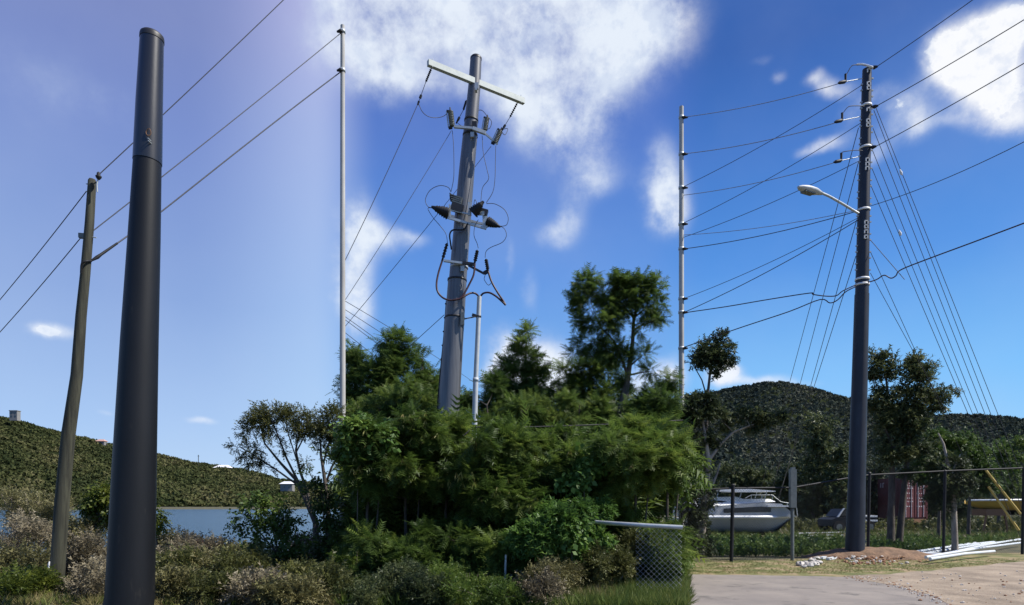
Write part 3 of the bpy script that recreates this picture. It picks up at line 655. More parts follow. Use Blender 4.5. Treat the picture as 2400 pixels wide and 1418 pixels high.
# arresters on the middle platform
for a, b, w_ in ((Q(1050, 510, -.32), Q(1140, 536, -.32), .05), (Q(1052, 505, .32), Q(1142, 528, .32), .05), (Q(1055, 492, -.3), Q(1100, 502, -.3), .03)): mb = MB(); mb.bar(a, b, w_, w_ + .01); mb.build('platform_rail', MT['galv'], r)
for c, w_ in ((Q(1101, 490, -.34), (.09, .05, .36)), (Q(1054, 495, -.30), (.05, .1, .34)), (Q(1137, 520, -.30), (.14, .05, .30)), (Q(1128, 500, -.36), (.16, .04, .1))): mb = MB(); mb.box(c, w_); mb.build('mounting_plate', MT['galv'], r)
def arrester(a, b, r0):
    a, b = np.asarray(a, float), np.asarray(b, float); mb = MB(); pts, rs = [], []; n = 12
    for i in range(n + 1):
        t_ = i / n; q = a * (1 - t_) + b * t_; w = r0 * (1 - .55 * t_ ** 1.5) * (1 if i % 2 else .78)
        pts.append(q); rs.append(w)
    pts.append(b + (b - a) * .28); rs.append(r0 * .18); mb.tube(pts, rs, 18); mb.build('bushing', MT['black'], r)
arrester(Q(1052, 501, -.3), Q(1020, 488, -.35), .17)
arrester(Q(1108, 500, -.42), Q(1128, 478, -.50), .17)
arrester(Q(1142, 519, -.3), Q(1166, 529, -.35), .14)
arrester(Q(1062, 470, -.2), Q(1056, 456, -.2), .08)
mb = MB()
for i in range(7): mb.box(Q(1068 + i * .8, 462 + i * 5, -.24), (.30 - .008 * i, .16, .022), (1, 0, -.35)) 
mb.box(Q(1070, 478, -.24), (.24, .13, .38), (1, 0, -.3)); mb.build('ribbed_box', MT['insul'], r)
for c, w_ in ((Q(1072, 488, -.26), (.32, .14, .2)), (Q(1133, 497, -.28), (.24, .14, .14))): mb = MB(); mb.box(c, w_, (1, 0, -.3)); mb.build('equipment_case', MT['cap'], r)
# lower bracket and cable terminations
mb = MB(); mb.bar(Q(1040, 611, -.32), Q(1084, 617, -.32), .07, .055); mb.build('bracket_arm', MT['galv'], r)
mb = MB(); mb.bar(Q(1084, 616, -.32), Q(1113, 620, -.32), .08, .07); mb.bar(Q(1098, 622, -.32), Q(1136, 642, -.32), .05, .05); mb.box(Q(1139, 638, -.3), (.12, .05, .1), (1, 0, .6)); mb.build('bracket_arm', MT['cap'], r)
mb = MB(); mb.box(Q(1084, 630, -.27), (.1, .06, .14)); mb.ring(Q(1076, 627), 41.5 / 2 * D3 / F, .05, (.05, 0, 1), 28, .008); mb.build('bracket_plate', MT['galv'], r)
def termination(a, b, r1=.055):
    a, b = np.asarray(a, float), np.asarray(b, float); mb = MB(); pts, rs = [a], [.02]
    for i in range(5):
        t_ = .12 + .16 * i; pts += [a * (1 - t_) + b * t_, a * (1 - t_ - .03) + b * (t_ + .03)]; rs += [r1, r1 * .55]
    pts.append(b); rs.append(.028); mb.tube(pts, rs, 12); mb.build('cable_termination', MT['black'], r)
termination(Q(1048, 570, -.33), Q(1036, 612, -.33), .05); termination(Q(1119, 586, -.33), Q(1112, 618, -.33)); termination(Q(1139, 607, -.33), Q(1144, 636, -.33))
for pts in ([(1036, 612, -.33), (1027, 642, -.36), (1023, 668, -.4), (1027, 686, -.42), (1040, 699, -.44), (1058, 704, -.45), (1080, 699, -.42), (1100, 688, -.3), (1112, 687, -.2), (1120, 692, -.1)],
            [(1113, 618, -.33), (1110, 644, -.36), (1099, 668, -.38), (1088, 688, -.42), (1078, 700, -.44), (1062, 703, -.46)],
            [(1144, 636, -.33), (1152, 660, -.35), (1166, 685, -.35), (1180, 706, -.3), (1185, 715, -.3)],
            [(1127, 693, -.1), (1134, 687, -.15), (1147, 686, -.2), (1162, 694, -.25), (1176, 706, -.3), (1185, 715, -.3)]):
    mb = MB(); mb.tube(curve([Q(*q) for q in pts]), .026, 8); mb.build('riser_cable', MT['wire_red'], r)
J = [[(981, 243, dl), (990, 262, -.8), (1004, 273, -.6), (1022, 276, -.4), (1040, 272, -.3), (1052, 261, -.28)],
     [(1072, 288, .5), (1080, 294, .4), (1092, 300, .3)],
     [(1120, 258, .1), (1130, 259, 0), (1140, 270, -.1), (1142, 280, -.2)], [(1142, 272, -.2), (1152, 285, -.1), (1148, 300, -.1), (1140, 303, -.1)],
     [(1178, 303, dr), (1190, 302, .5), (1184, 316, 0), (1176, 310, -.2)],
     [(1060, 306, -.28), (1063, 340, -.3), (1064, 390, -.3), (1063, 420, -.3), (1057, 450, -.25)],
     [(1130, 318, -.25), (1133, 360, -.3), (1142, 400, -.35), (1145, 420, -.35), (1131, 440, -.38), (1127, 472, -.42)],
     [(1162, 342, -.26), (1161, 380, -.3), (1160, 420, -.35), (1155, 450, -.38), (1140, 475, -.42)],
     [(1057, 450, -.25), (1050, 439, -.28), (1030, 435, -.3), (1008, 446, -.33), (997, 468, -.35), (1003, 484, -.35), (1014, 487, -.35)],
     [(1014, 487, -.35), (1003, 489, -.35), (1015, 510, -.35), (1032, 530, -.34), (1045, 548, -.33), (1049, 570, -.33)],
     [(1140, 477, -.42), (1160, 478, -.4), (1182, 491, -.38), (1191, 510, -.36), (1188, 526, -.35), (1178, 530, -.35), (1170, 529, -.35)],
     [(1172, 530, -.35), (1182, 536, -.35), (1187, 552, -.35), (1177, 568, -.35), (1150, 580, -.34), (1139, 590, -.33), (1137, 604, -.33)],
     [(1121, 515, -.35), (1113, 530, -.36), (1111, 552, -.35), (1118, 570, -.34), (1121, 582, -.33)],
     [(1110, 482, -.5), (1113, 468, -.5), (1118, 476, -.5)], [(1137, 645, -.3), (1135, 655, -.3), (1144, 668, -.3), (1151, 664, -.3)]]
for pts in J:
    mb = MB(); mb.tube(curve([Q(*q) for q in pts]), .0085, 6); mb.build('jumper_wire', MT['wire'], r)
mb = MB(); mb.tube(curve([Q(1097, 523, -.33), Q(1086, 538, -.33), Q(1062, 539, -.33), Q(1054, 550, -.3), Q(1056, 570, -.26), Q(1058, 585, -.22)]), .022, 8); mb.build('ground_lead', MT['black'], r)
mb = MB(); mb.box(Q(1084, 747, -.27), (.1, .05, .34)); mb.build('standoff_plate', MT['insul'], r)
mb = MB(); mb.bar(Q(1086, 748, -.25), Q(1120, 741, -.02), .035, .03); mb.box(Q(1111, 739, -.06), (.11, .06, .07), (1, 0, -.3)); mb.build('standoff_arm', MT['cap'], r)
# conduit
rc = empty('conduit_riser', P(1106, HOR + F * EYE / D3, D3), 'pale grey vertical conduit pipe beside the switchgear pole', 'conduit')
pole_part('pipe', [(1107, 1318, 13), (1111, 1030, 13), (1115, 890, 12.4)], D3, MT['conduit'], rc, 16)
pole_part('pipe', [(1115, 889, 11.4), (1120, 780, 11), (1123.5, 694, 10.4)], D3, MT['conduit'], rc, 16)
mb = MB(); mb.ring(Q(1115, 890), .073, .10, (.03, 0, 1), 18, .008); mb.build('coupling', MT['conduit'], rc)
mb = MB(); mb.ring(Q(1121.5, 742), .066, .04, (.03, 0, 1), 18, .012); mb.build('clamp_ring', MT['cap'], rc)
mb = MB(); mb.tube(curve([P(1085, 1022, 13.6), P(1120, 1001, 13.8), P(1220, 1001, 14), P(1330, 998, 14.4), P(1460, 993, 15), P(1600, 985, 15.6)]), .017, 6)
tag(mb.build('cable', MT['black'], origin=P(1120, 1001, 13.8)), 'black cable strung level across the thicket in front of the trees', 'cable')

# ------------------------------------------------------------------ right: guyed pole
D4 = 19.0
def S(x, y, dd=0.0): return P(x, y, D4 + dd)
r = empty('utility_pole', P(2003, 1308, D4), 'tall dark composite pole with guy wires at the boatyard fence', 'utility pole')
pole_part('lower_shaft', [(2003, 1310, 42), (2009, 1100, 37), (2015, 880, 33.5), (2020, 690, 31)], D4, MT['pole_right'], r)
pole_part('upper_shaft', [(2020, 694, 29), (2022, 600, 27.5), (2025, 440, 25), (2028, 347, 23.5), (2030, 250, 21.5), (2032, 163, 19.5)], D4, MT['pole_right'], r)
def radr(y): return float(np.interp(y, [163, 250, 347, 440, 600, 690], [19.5, 21.5, 23.5, 25, 27.5, 29])) / 2 * D4 / F
def cxr(y): return float(np.interp(y, [163, 250, 347, 440, 600, 690, 880, 1100, 1310], [2032, 2030, 2028, 2025, 2022, 2020, 2015, 2009, 2003]))
for y in (249, 347, 493, 655, 668):
    mb = MB(); mb.ring(S(cxr(y), y), radr(y), .06, (.02, 0, 1), 28, .02); mb.build('pole_band', MT['white'], r)
for y in (173, 203, 213, 264, 290, 300, 381, 391, 401, 527, 537, 549, 561):
    mb = MB(); c = S(cxr(y) - 1, y) + np.array([.0, -radr(y) - .015, 0]); w = .045
    mb.box(c + np.array([0, 0, w]), (.11, .03, .022)); mb.box(c + np.array([-w, 0, 0]), (.022, .03, .10)); mb.box(c + np.array([w, 0, 0]), (.022, .03, .10))
    if y in (203, 213, 290, 300, 561, 537): mb.box(c + np.array([-.02, 0, -w]), (.05, .03, .022))
    mb.build('pole_marker', MT['white'], r)
mb = MB()
for y in list(range(185, 640, 14)):
    for sgn in (-1, 1):
        if (y // 14 + sgn) % 3 == 0: continue
        c = S(cxr(y), y) + np.array([sgn * (radr(y) + .02), -.02, 0]); mb.box(c, (.07, .04, .035))
o = mb.build('side_clip', MT['galv'], r); o['kind'] = 'stuff'
mb = MB(); mb.tube(curve([S(2008, 151), S(2022, 151, -.1), S(2040, 156, -.2), S(2050, 160, -.2)]), .03, 8); mb.tube([S(2036, 164), S(2040, 156, -.2)], .025, 6); mb.build('top_fitting', MT['white'], r)
def dead_end(x, y, x1, y1, jy):                        # insulator left of the pole with its loop back to the pole
    a, b = S(x1, y1, -.1), S(x, y, -.3); mb = MB(); mb.tube([a, b], .012, 6); o = mb.build('link', MT['galv'], r)
    mb = MB(); v = (b - a) / np.linalg.norm(b - a); mb.tube([b, b + v * .06, b + v * .25, b + v * .32], [.02, .05, .045, .015], 10)
    mb.tube([b + v * .02 + np.array([0, 0, .0]), b + v * .02 + np.array([0, 0, .22])], [.03, .035], 8); mb.build('dead_end_insulator', MT['black'], o)
    mb = MB(); mb.tube(curve([b + np.array([0, 0, .22]), S(x + 3, y - 20, -.3), S(x + 14, jy + 2, -.3), S(x + 32, jy, -.25), S(x1 + 8, jy + 1, -.2)]), .011, 6); mb.build('jumper_wire', MT['wire'], r)
dead_end(1983, 191, 2021, 184, 152); dead_end(1975, 282, 2018, 273, 248); dead_end(1973, 376, 2014, 367, 352)
for (x, y) in ((2051, 158), (2052, 250), (2048, 345)):
    mb = MB(); mb.tube([S(x - 10, y, -.1), S(x - 2, y, -.2), S(x + 5, y - 2, -.3)], [.02, .055, .03], 10); mb.build('pin_insulator', MT['black'], r)
gp = 1597; DG = 22.0
gl = 'conductors left of the guyed pole'
W = [((1976, 193), (275), .010, 'wire_light', 'topmost conductor running left from the guyed pole'), ((2021, 199), 440, .009, 'wire', 'thin wire running steeply left below the topmost conductor'),
     ((1968, 285), 361, .011, 'wire_light', 'second pale conductor left of the guyed pole'), ((2018, 288), 525, .009, 'wire', 'thin steep wire below the second pale conductor'),
     ((1966, 378), 458, .010, 'wire_light', 'third pale conductor left of the guyed pole'), ((2014, 377), 558, .009, 'wire', 'thin steep wire just above the street lamp'),
     ((2012, 492), 551, .009, 'wire_light', 'pale shallow wire just below the street lamp arm'), ((2012, 494), 584, .012, 'wire', 'dark shallow wire running left below the lamp arm'),
     ((2012, 510), 702, .009, 'wire', 'upper of two steep wires leaving the pole below the lamp'), ((2012, 515), 735, .012, 'wire', 'lower of two steep wires leaving the pole below the lamp')]
for (a, yb, rr_, m_, lab) in W:
    wire('power_line', lab, [S(a[0], a[1], -.25), P(gp, yb, DG)], rr_, m_, group=gl, sag=.12)
wire('service_cable', 'thick reddish cable wavy at the pole and nearly level to the left', curve([S(2005, 668, -.2), S(1975, 682, -.2), S(1960, 693, -.1), S(1935, 694, 0), S(1905, 690, .1), S(1897, 687, .2), S(1800, 702, .9), S(1700, 719, 1.9), P(gp, 734, DG)], 4), .017, 'wire_red', cat='cable')
wire('service_cable', 'thick reddish cable dropping left past the round tree top', curve([S(2005, 672, -.2), S(1982, 684, -.2), S(1963, 703, -.1), S(1945, 710, 0), S(1922, 702, .1), S(1850, 730, .5), S(1750, 763, 1.4), S(1680, 787, 2.2), P(gp, 816, DG)], 4), .017, 'wire_red', cat='cable')
gr = 'conductors right of the guyed pole'
wire('power_line', 'topmost conductor rising right from the tip of the guyed pole', [S(2055, 156, -.3), P(2300, -15, 15)], .010, group=gr, sag=.02)
wire('power_line', 'second conductor rising right across the big white cloud', [S(2057, 247, -.3), P(2440, 22, 14)], .011, group=gr, sag=.03)
wire('power_line', 'third conductor rising right below the big white cloud', [S(2053, 343, -.3), P(2440, 125, 14)], .011, group=gr, sag=.03)
wire('power_line', 'fourth sagging conductor right of the guyed pole at lamp height', [S(2036, 484, -.3), P(2440, 312, 14)], .009, 'wire', group=gr, sag=.12)
wire('service_cable', 'thick reddish cable wavy at the pole and rising to the right', curve([S(2034, 662, -.3), S(2055, 655, -.4), S(2072, 645, -.5), S(2088, 652, -.6), S(2100, 646, -.7), S(2112, 632, -.8), S(2180, 605, -1.4), S(2280, 568, -2.3), P(2440, 508, 15)], 4), .017, 'wire_red', cat='cable')
gg = 'guy wires fanning down from the guyed pole'
GY = [((2012, 300), (1757, 1243), 41, 'leftmost'), ((2012, 380), (1785, 1243), 41, 'second'), ((2008, 515), (1806, 1243), 40, 'third'), ((2006, 600), (1800, 1243), 40, 'fourth')]
for a, b, d_, w_ in GY: wire('guy_wire', '%s guy wire slanting down left behind the boat' % w_, [S(*a), P(b[0], b[1], d_)], .011, group=gg, cat='guy wire')
GY = [((2040, 640), (2245, 1015), 22, 'lowest'), ((2040, 590), (2262, 1080), 22, 'second lowest'), ((2038, 560), (2120, 655), 18, 'short lower'), ((2040, 432), (2393, 1262), 21, 'third lowest'), ((2044, 395), (2300, 1020), 21.5, 'fourth lowest'), ((2044, 350), (2410, 1262), 21, 'fourth highest'), ((2046, 300), (2420, 1255), 21, 'third highest'), ((2048, 258), (2420, 1225), 21, 'second highest'), ((2052, 250), (2440, 1225), 21, 'highest')]
for a, b, d_, w_ in GY: wire('guy_wire', '%s guy wire slanting down right of the guyed pole' % w_, [S(*a), P(b[0], b[1], d_)], .009, group=gg, cat='guy wire')
for (x, y, w_) in ((2112, 405, 'upper'), (2110, 547, 'lower')):
    mb = MB(); mb.tube([S(x - 3, y - 8), S(x, y), S(x + 2, y + 5)], [.01, .04, .02], 8); tag(mb.build('strain_insulator', MT['white'], origin=S(x, y)), 'small white strain insulator, the %s one on the guy wires' % w_, 'insulator')
# street lamp
rl_ = empty('street_lamp', S(2010, 497), 'pale street lamp on a slanting arm fixed to the guyed pole', 'street lamp')
mb = MB(); mb.tube(curve([S(2012, 500, -.25), S(1998, 492, -.3), S(1975, 478, -.5), S(1945, 461, -.8), S(1925, 452, -1.0)]), [.035] * 21, 10); mb.build('arm', MT['galv'], rl_)
hd = MB(); a, b = S(1930, 455, -.95), S(1871, 438, -1.5); v = (b - a); n = 10; pts, rs = [], []
for i in range(n + 1):
    t_ = i / n; pts.append(a + v * t_); rs.append([.03, .07, .09, .12, .145, .15, .15, .145, .125, .10, .04][i])
hd.tube(pts, rs, 14)
hv = np.array(hd.v); cz = np.interp(np.arange(len(hv)), [0, len(hv)], [0, 0])
ctr = np.mean(hv, 0); 
tt_ = ((hv - a) @ v) / (v @ v); base_pt = a + tt_[:, None] * v; hv = base_pt + (hv - base_pt) * np.array([1.0, 1.0, .62]); hd.v = [tuple(q) for q in hv]
hd.build('lamp_head', MT['conduit'], rl_)
mb = MB(); mb.box(a + v * .62 + np.array([0, 0, -.075]), (.42, .18, .06), v); mb.build('lamp_lens', MT['insul'], rl_)

# ------------------------------------------------------------------ fences
def chain(mb, a, b, z0, z1, pitch, rr_):
    a, b = np.asarray(a, float), np.asarray(b, float); Lx = np.linalg.norm((b - a)[:2]); u = (b - a) / Lx; H_ = z1 - z0
    n = int((Lx + H_) / pitch)
    for i in range(n):
        s0 = -H_ + i * pitch
        for sgn in (1, -1):
            x0, x1 = (s0, s0 + H_); y0, y1 = (z0, z1) if sgn > 0 else (z1, z0)
            if x0 < 0: y0 += (y1 - y0) * (-x0) / H_; x0 = 0
            if x1 > Lx: y1 -= (y1 - y0) * (x1 - Lx) / (x1 - x0); x1 = Lx
            if x1 <= x0: continue
            mb.tube([a + u * x0 + np.array([0, .004 * sgn, y0]), a + u * x1 + np.array([0, .004 * sgn, y1])], rr_, 3, False, False)
def gpos(px, d): q = P(px, HOR, d); q[2] = 0; return q
r = empty('chain_link_fence', gpos(1185, 12.2), 'low galvanised chain link fence half swallowed by the green thicket', 'fence')
mb = MB(); mb.tube([P(1372, 1222, 12.2), P(1440, 1227, 11.6), P(1520, 1232, 11.3), P(1600, 1236, 11.2)], .038, 12); mb.build('top_rail', MT['galv'], r)
mb = MB(); mb.tube([gpos(1182, 11.4), P(1186, 1300, 11.4)], .022, 10); mb.build('post', MT['galv'], r)
mb = MB(); chain(mb, gpos(1490, 11.35), gpos(1598, 11.2), .02, 1.19, .095, .003); o = mb.build('chain_link_mesh', MT['meshgrey'], r); o['kind'] = 'stuff'
r = empty('chain_link_fence', gpos(1718, 17.8), 'tall black chain link fence with posts round the boatyard', 'fence')
posts = [(1600, 17.9, 1150, .03), (1718, 17.8, 1136, .05), (2038, 19.9, 1108, .045), (2215, 20.2, 1103, .045), (2400, 20.4, 1097, .045)]
for (px_, d_, yt, w_) in posts:
    mb = MB(); mb.tube([gpos(px_ - 4, d_), P(px_, yt, d_)], w_, 10); mb.tube([P(px_, yt + 1, d_), P(px_, yt - 2, d_)], [w_ * 1.3, w_ * .6], 10); mb.build('post', MT['black'], r)
mb = MB(); mb.tube([P(1560, 1153, 17.9), P(1718, 1144, 17.8), P(1858, 1143, 18.4), P(1990, 1120, 19.6), P(2038, 1113, 19.9), P(2215, 1104, 20.2), P(2420, 1096, 20.5)], .025, 8); mb.build('top_rail', MT['black'], r)
mb = MB()
for a, b, zt in (((1560, 17.9), (1718, 17.8), 1.95), ((1718, 17.8), (1858, 18.4), 2.05), ((1858, 18.4), (2038, 19.9), 2.2), ((2038, 19.9), (2215, 20.2), 2.5), ((2215, 20.2), (2415, 20.5), 2.6)):
    chain(mb, gpos(*a), gpos(*b), .03, zt, .085, .0022)
o = mb.build('chain_link_mesh', MT['cap'], r); o['kind'] = 'stuff'
mb = MB(); a = gpos(1857, 18.2); mb.tube([a, P(1857, 1192, 18.2)], .05, 10); b_ = P(1858, 1100, 18.2); mb.box((P(1858, 1190, 18.2) + b_) / 2, (.17, .14, b_[2] - P(1858, 1190, 18.2)[2])); mb.box(b_ + np.array([0, 0, .02]), (.11, .10, .07))
o = mb.build('fence_post', MT['insul'], origin=a); tag(o, 'thick grey weathered post standing before the bow of the boat', 'post')
r = None
# small things on the left
a = gpos(116, 11.5); mb = MB(); mb.tube([a, P(116, 1322, 11.5), P(116, 1316, 11.5)], [.026, .026, .012], 8); tag(mb.build('marker_stake', MT['white'], origin=a), 'short white marker stake beside the wooden pole', 'stake')
r = empty('sign_post', gpos(462, 15.5), 'small dark red utility box on a grey post in the scrub', 'utility box')
mb = MB(); mb.bar(gpos(462, 15.5), P(461, 1258, 15.5), .05, .05); mb.build('post', MT['wood'], r)
mb = MB(); mb.box(P(468, 1274, 15.5), (.15, .10, .22)); mb.build('box', MT['red_sign'], r)

# ------------------------------------------------------------------ houses far off
def house(px0, px1, ytop, ybase, d, label, wallm, roofm, rooftop, nwin=2, flat=False):
    a, b = P(px0, ybase, d), P(px1, ybase, d); zb, zt = a[2] - 3, P(px0, ytop, d)[2]; w = b[0] - a[0]
    r = empty('house', ((a[0] + b[0]) / 2, d, zb), label, 'house')
    c = np.array([(a[0] + b[0]) / 2, d + w * .3, (zb + zt) / 2]); mb = MB(); mb.box(c, (w, w * .6, zt - zb)); mb.build('wall', wallm, r)
    mb = MB()
    if flat: mb.box(c + np.array([0, 0, (zt - zb) / 2 + .3]), (w * 1.1, w * .7, .6))
    else:
        rt = P(px0, rooftop, d)[2]; h = rt - zt
        vs = [(c[0] - w * .58, d - 1.0, zt), (c[0] + w * .58, d - 1.0, zt), (c[0] + w * .58, d + w * .6 + 1, zt), (c[0] - w * .58, d + w * .6 + 1, zt), (c[0] - w * .3, d + w * .3, zt + h), (c[0] + w * .3, d + w * .3, zt + h)]
        mb.add(vs, [(0, 1, 5, 4), (1, 2, 5), (2, 3, 4, 5), (3, 0, 4), (3, 2, 1, 0)])
    mb.build('roof', roofm, r)
    for i in range(nwin):
        x = a[0] + w * (i + .5) / nwin
        for z in ((zt - 2.2,) if not flat else (zt - 2, zt - 5)):
            mb = MB(); mb.box((x, d - .03, z), (w / nwin * .45, .1, 1.7)); mb.build('window', MT['glass'], r)
    return r
house(22, 40, 963, 978, 600, 'grey flat roofed house on the hilltop at the far left', MT['wall'], MT['wall'], 0, 2, True)
house(224, 244, 1034, 1042, 615, 'low house with a pink roof showing between wooden and dark pole', MT['wall'], MT['roofr'], 1029, 1)
house(502, 536, 1096, 1104, 612, 'white roofed house on the ridge right of the dark pole', MT['wall'], MT['roofw'], 1089, 3)
house(657, 685, 1134, 1142, 480, 'low white roofed house behind the branches of the left tree', MT['wall'], MT['roofw'], 1128, 2)
for x, y0, y1, d_, lab in ((465, 1092, 1066, 585, 'thin bare utility mast on the ridge left of the white roofed house'), (740, 1140, 1115, 470, 'thin utility mast far behind the fork of the left tree')):
    mb = MB(); mb.tube([P(x, y0, d_), P(x, y1, d_)], .28, 6); mb.tube([P(x - 2, y1 + 3, d_), P(x + 2, y1 + 3, d_)], .2, 6); tag(mb.build('utility_mast', MT['wood'], origin=P(x, y0, d_)), lab, 'mast')

# ------------------------------------------------------------------ boatyard
# cabin cruiser, bow to the right, hull drawn as stations along x
DB = 33.0; sc_ = DB / F
r = empty('motor_boat', gpos(1750, DB), 'white cabin cruiser, its sides coloured grey for shade, on the ground behind the fence', 'boat')
x0, x1 = P(1596, 0, DB)[0], P(1876, 0, DB)[0]
zd = lambda y: EYE + (HOR - y) * sc_
def stations(prof, n=24, nc=9):
    mb = MB(); vs = []
    for i in range(n + 1):
        t_ = i / n; x = x0 + (x1 - x0) * t_
        vs.append(prof(t_, x))
    k = len(vs[0]); flat = [q for row in vs for q in row]
    mb.add(flat, [(i * k + j, i * k + j + 1, (i + 1) * k + j + 1, (i + 1) * k + j) for i in range(n) for j in range(k - 1)], True)
    mb.add(vs[0], [tuple(range(k))]); return mb
def hullprof(ya, yb, flare=1.0):
    def f(t_, x):
        hw = 1.15 * (1 - max(0, (t_ - .55) / .45) ** 2.2); zt = zd(ya(t_)); zb = zd(yb(t_)); out = []
        for j in range(9):
            s_ = j / 8; a_ = -1 + 2 * s_; y = DB + 1.15 + hw * a_ * 1.0; z = zt - (zt - zb) * (1 - abs(a_) ** 3.0); 
            out.append((x, y, z))
        return out
    return f
deck = lambda t_: 1214 - 1 * t_
keel = lambda t_: 1250 if t_ < .8 else 1250 - 34 * ((t_ - .8) / .2) ** 1.3
stations(hullprof(deck, keel)).build('hull', MT['hullshade'], r)
stations(hullprof(lambda t_: keel(t_) - 2 , lambda t_: keel(t_) + (5 if t_ < .85 else 2))).build('keel', MT['hulldark'], r)
mb = MB(); pts = [np.array([x0 + (x1 - x0) * t_, DB + 1.15 - 1.15 * (1 - max(0, (t_ - .55) / .45) ** 2.2) - .02, zd(1212)]) for t_ in np.linspace(0, .995, 24)]
mb.tube(pts, .085, 8); mb.build('rub_rail', MT['gel'], r)
def slab(poly, y0, y1): # poly px points
    mb = MB(); mb.extrude([(P(a, 0, DB)[0], y0, zd(b)) for a, b in poly], (0, y1 - y0, 0), 0); return mb
slab([(1600, 1211), (1600, 1188), (1680, 1186), (1740, 1182), (1800, 1178), (1838, 1181), (1872, 1211)], DB + .28, DB + 2.0).build('cabin', MT['hullshade'], r)
slab([(1604, 1187), (1640, 1166), (1740, 1163), (1756, 1169), (1820, 1169), (1830, 1176), (1800, 1177), (1730, 1182), (1680, 1187)], DB + .22, DB + 2.06).build('flybridge', MT['gel'], r)
fb = r.children[-1] if False else [o for o in col.objects if o.name.startswith('flybridge')][0]
for v_ in fb.data.vertices:
    if v_.co.y < DB - r.location[1] + 1: v_.co.y += max(0, v_.co.z + r.location[2] - zd(1187)) * 1.6  # flybridge front leaned back, shaped so the sun brightens it
slab([(1802, 1188), (1802, 1184), (1868, 1185), (1868, 1188)], DB + .1, DB + 2.2).build('foredeck', MT['gel'], r)
slab([(1672, 1174), (1690, 1173), (1706, 1175), (1696, 1178), (1680, 1177)], DB + .17, DB + .215).build('window', MT['glass'], r)
slab([(1700, 1192), (1790, 1187), (1812, 1190), (1812, 1200), (1700, 1202)], DB + .25, DB + .275).build('window', MT['glass'], r)
slab([(1640, 1211), (1640, 1190), (1662, 1189), (1662, 1211)], DB + .24, DB + .27).build('door_panel', MT['gel'], r)
slab([(1668, 1150), (1668, 1147), (1760, 1145), (1824, 1150), (1824, 1152), (1740, 1153)], DB + .35, DB + 1.9).build('canopy', MT['gel'], r)
for px_ in (1685, 1740, 1800):
    for yy in (.45, 1.8):
        mb = MB(); mb.tube([(P(px_, 0, DB)[0], DB + yy, zd(1170)), (P(px_ + 6, 0, DB)[0], DB + yy, zd(1150))], .02, 6); mb.build('canopy_post', MT['galv'], r)
mb = MB(); rail = [np.array([P(px_, 0, DB)[0], DB + .25, zd(y_)]) for px_, y_ in ((1750, 1168), (1765, 1160), (1815, 1160), (1835, 1176), (1860, 1180), (1872, 1190), (1874, 1210))]
mb.tube(rail, .018, 6)
for px_, y_ in ((1765, 1160), (1790, 1160), (1815, 1160), (1850, 1179)): mb.tube([np.array([P(px_, 0, DB)[0], DB + .25, zd(y_)]), np.array([P(px_, 0, DB)[0], DB + .25, zd(y_ + 10)])], .014, 6)
mb.build('hand_rail', MT['galv'], r)
for px_ in (1680, 1780, 1830):
    mb = MB(); mb.box((P(px_, 0, DB)[0], DB + 1.1, zd(1255) - .05), (.3, .9, .22)); mb.build('support_block', MT['wood'], r)
# pickup truck half hidden behind the pole
DT = 36.0
r = empty('parked_truck', gpos(2005, DT), 'dark pickup with a pale windscreen frame half behind the guyed pole', 'truck')
zt_ = lambda y: EYE + (HOR - y) * DT / F
def tsl(poly, y0, y1, n_, m_, par=r):
    mb = MB(); mb.extrude([(P(a, 0, DT)[0], DT + y0, zt_(b)) for a, b in poly], (0, y1 - y0, 0), 0); return mb.build(n_, MT[m_], par)
tsl([(1950, 1234), (1950, 1218), (1962, 1213), (1985, 1211), (2055, 1211), (2056, 1234)], 0, 1.7, 'body', 'carpaint')
tsl([(1966, 1211), (1980, 1193), (2012, 1193), (2016, 1211)], .15, 1.55, 'cabin', 'carpaint')
tsl([(1972, 1209), (1982, 1196), (1994, 1196), (1994, 1209)], .12, .16, 'window', 'glass')
tsl([(1964, 1212), (1979, 1191), (1983, 1191), (1968, 1212)], .08, .16, 'windscreen_frame', 'white')
tsl([(2025, 1212), (2025, 1208), (2056, 1208), (2056, 1212)], -.03, 1.7, 'bed_rail', 'white')
tsl([(2025, 1222), (2025, 1218), (2056, 1218), (2056, 1222)], -.05, 0, 'side_stripe', 'white')
for x in (1966, 2040):
    for yy in (-.06, 1.52):
        mb = MB(); c = np.array([P(x, 0, DT)[0], DT + yy, .33]); mb.tube([c, c + np.array([0, .22, 0])], .33, 20); w_ = mb.build('wheel', MT['tyre'], r)
        mb = MB(); mb.tube([c + np.array([0, -.01, 0]), c + np.array([0, .02, 0])], .17, 14); mb.build('rim', MT['insul'], w_)
# red shipping container
DC = 44.0
r = empty('shipping_container', gpos(2113, DC), 'dark red shipping container with white door rods behind the trunks', 'container')
ca_, cb_, cc_ = gpos(2057, DC + 3.2), gpos(2113, DC), gpos(2170, DC + .9); zb, zt2 = EYE + (HOR - 1216) * DC / F, EYE + (HOR - 1119) * DC / F
up = np.array([0, 0, 1.0]); fr = (cc_ - cb_); sd = (ca_ - cb_); 
mb = MB(); vs = [cb_ + up * zb, cc_ + up * zb, cc_ + sd + up * zb, ca_ + up * zb]; vs += [q + up * (zt2 - zb) for q in vs]
mb.add(vs, [(3, 2, 1, 0), (4, 5, 6, 7), (0, 1, 5, 4), (1, 2, 6, 5), (2, 3, 7, 6), (3, 0, 4, 7)]); mb.build('body', MT['red'], r)
fn = np.cross(fr, up); fn /= np.linalg.norm(fn); fu = fr / np.linalg.norm(fr); FW = np.linalg.norm(fr); su = sd / np.linalg.norm(sd); SW = np.linalg.norm(sd); sn = np.cross(up, su); sn = sn / np.linalg.norm(sn)
if sn[1] > 0: sn = -sn
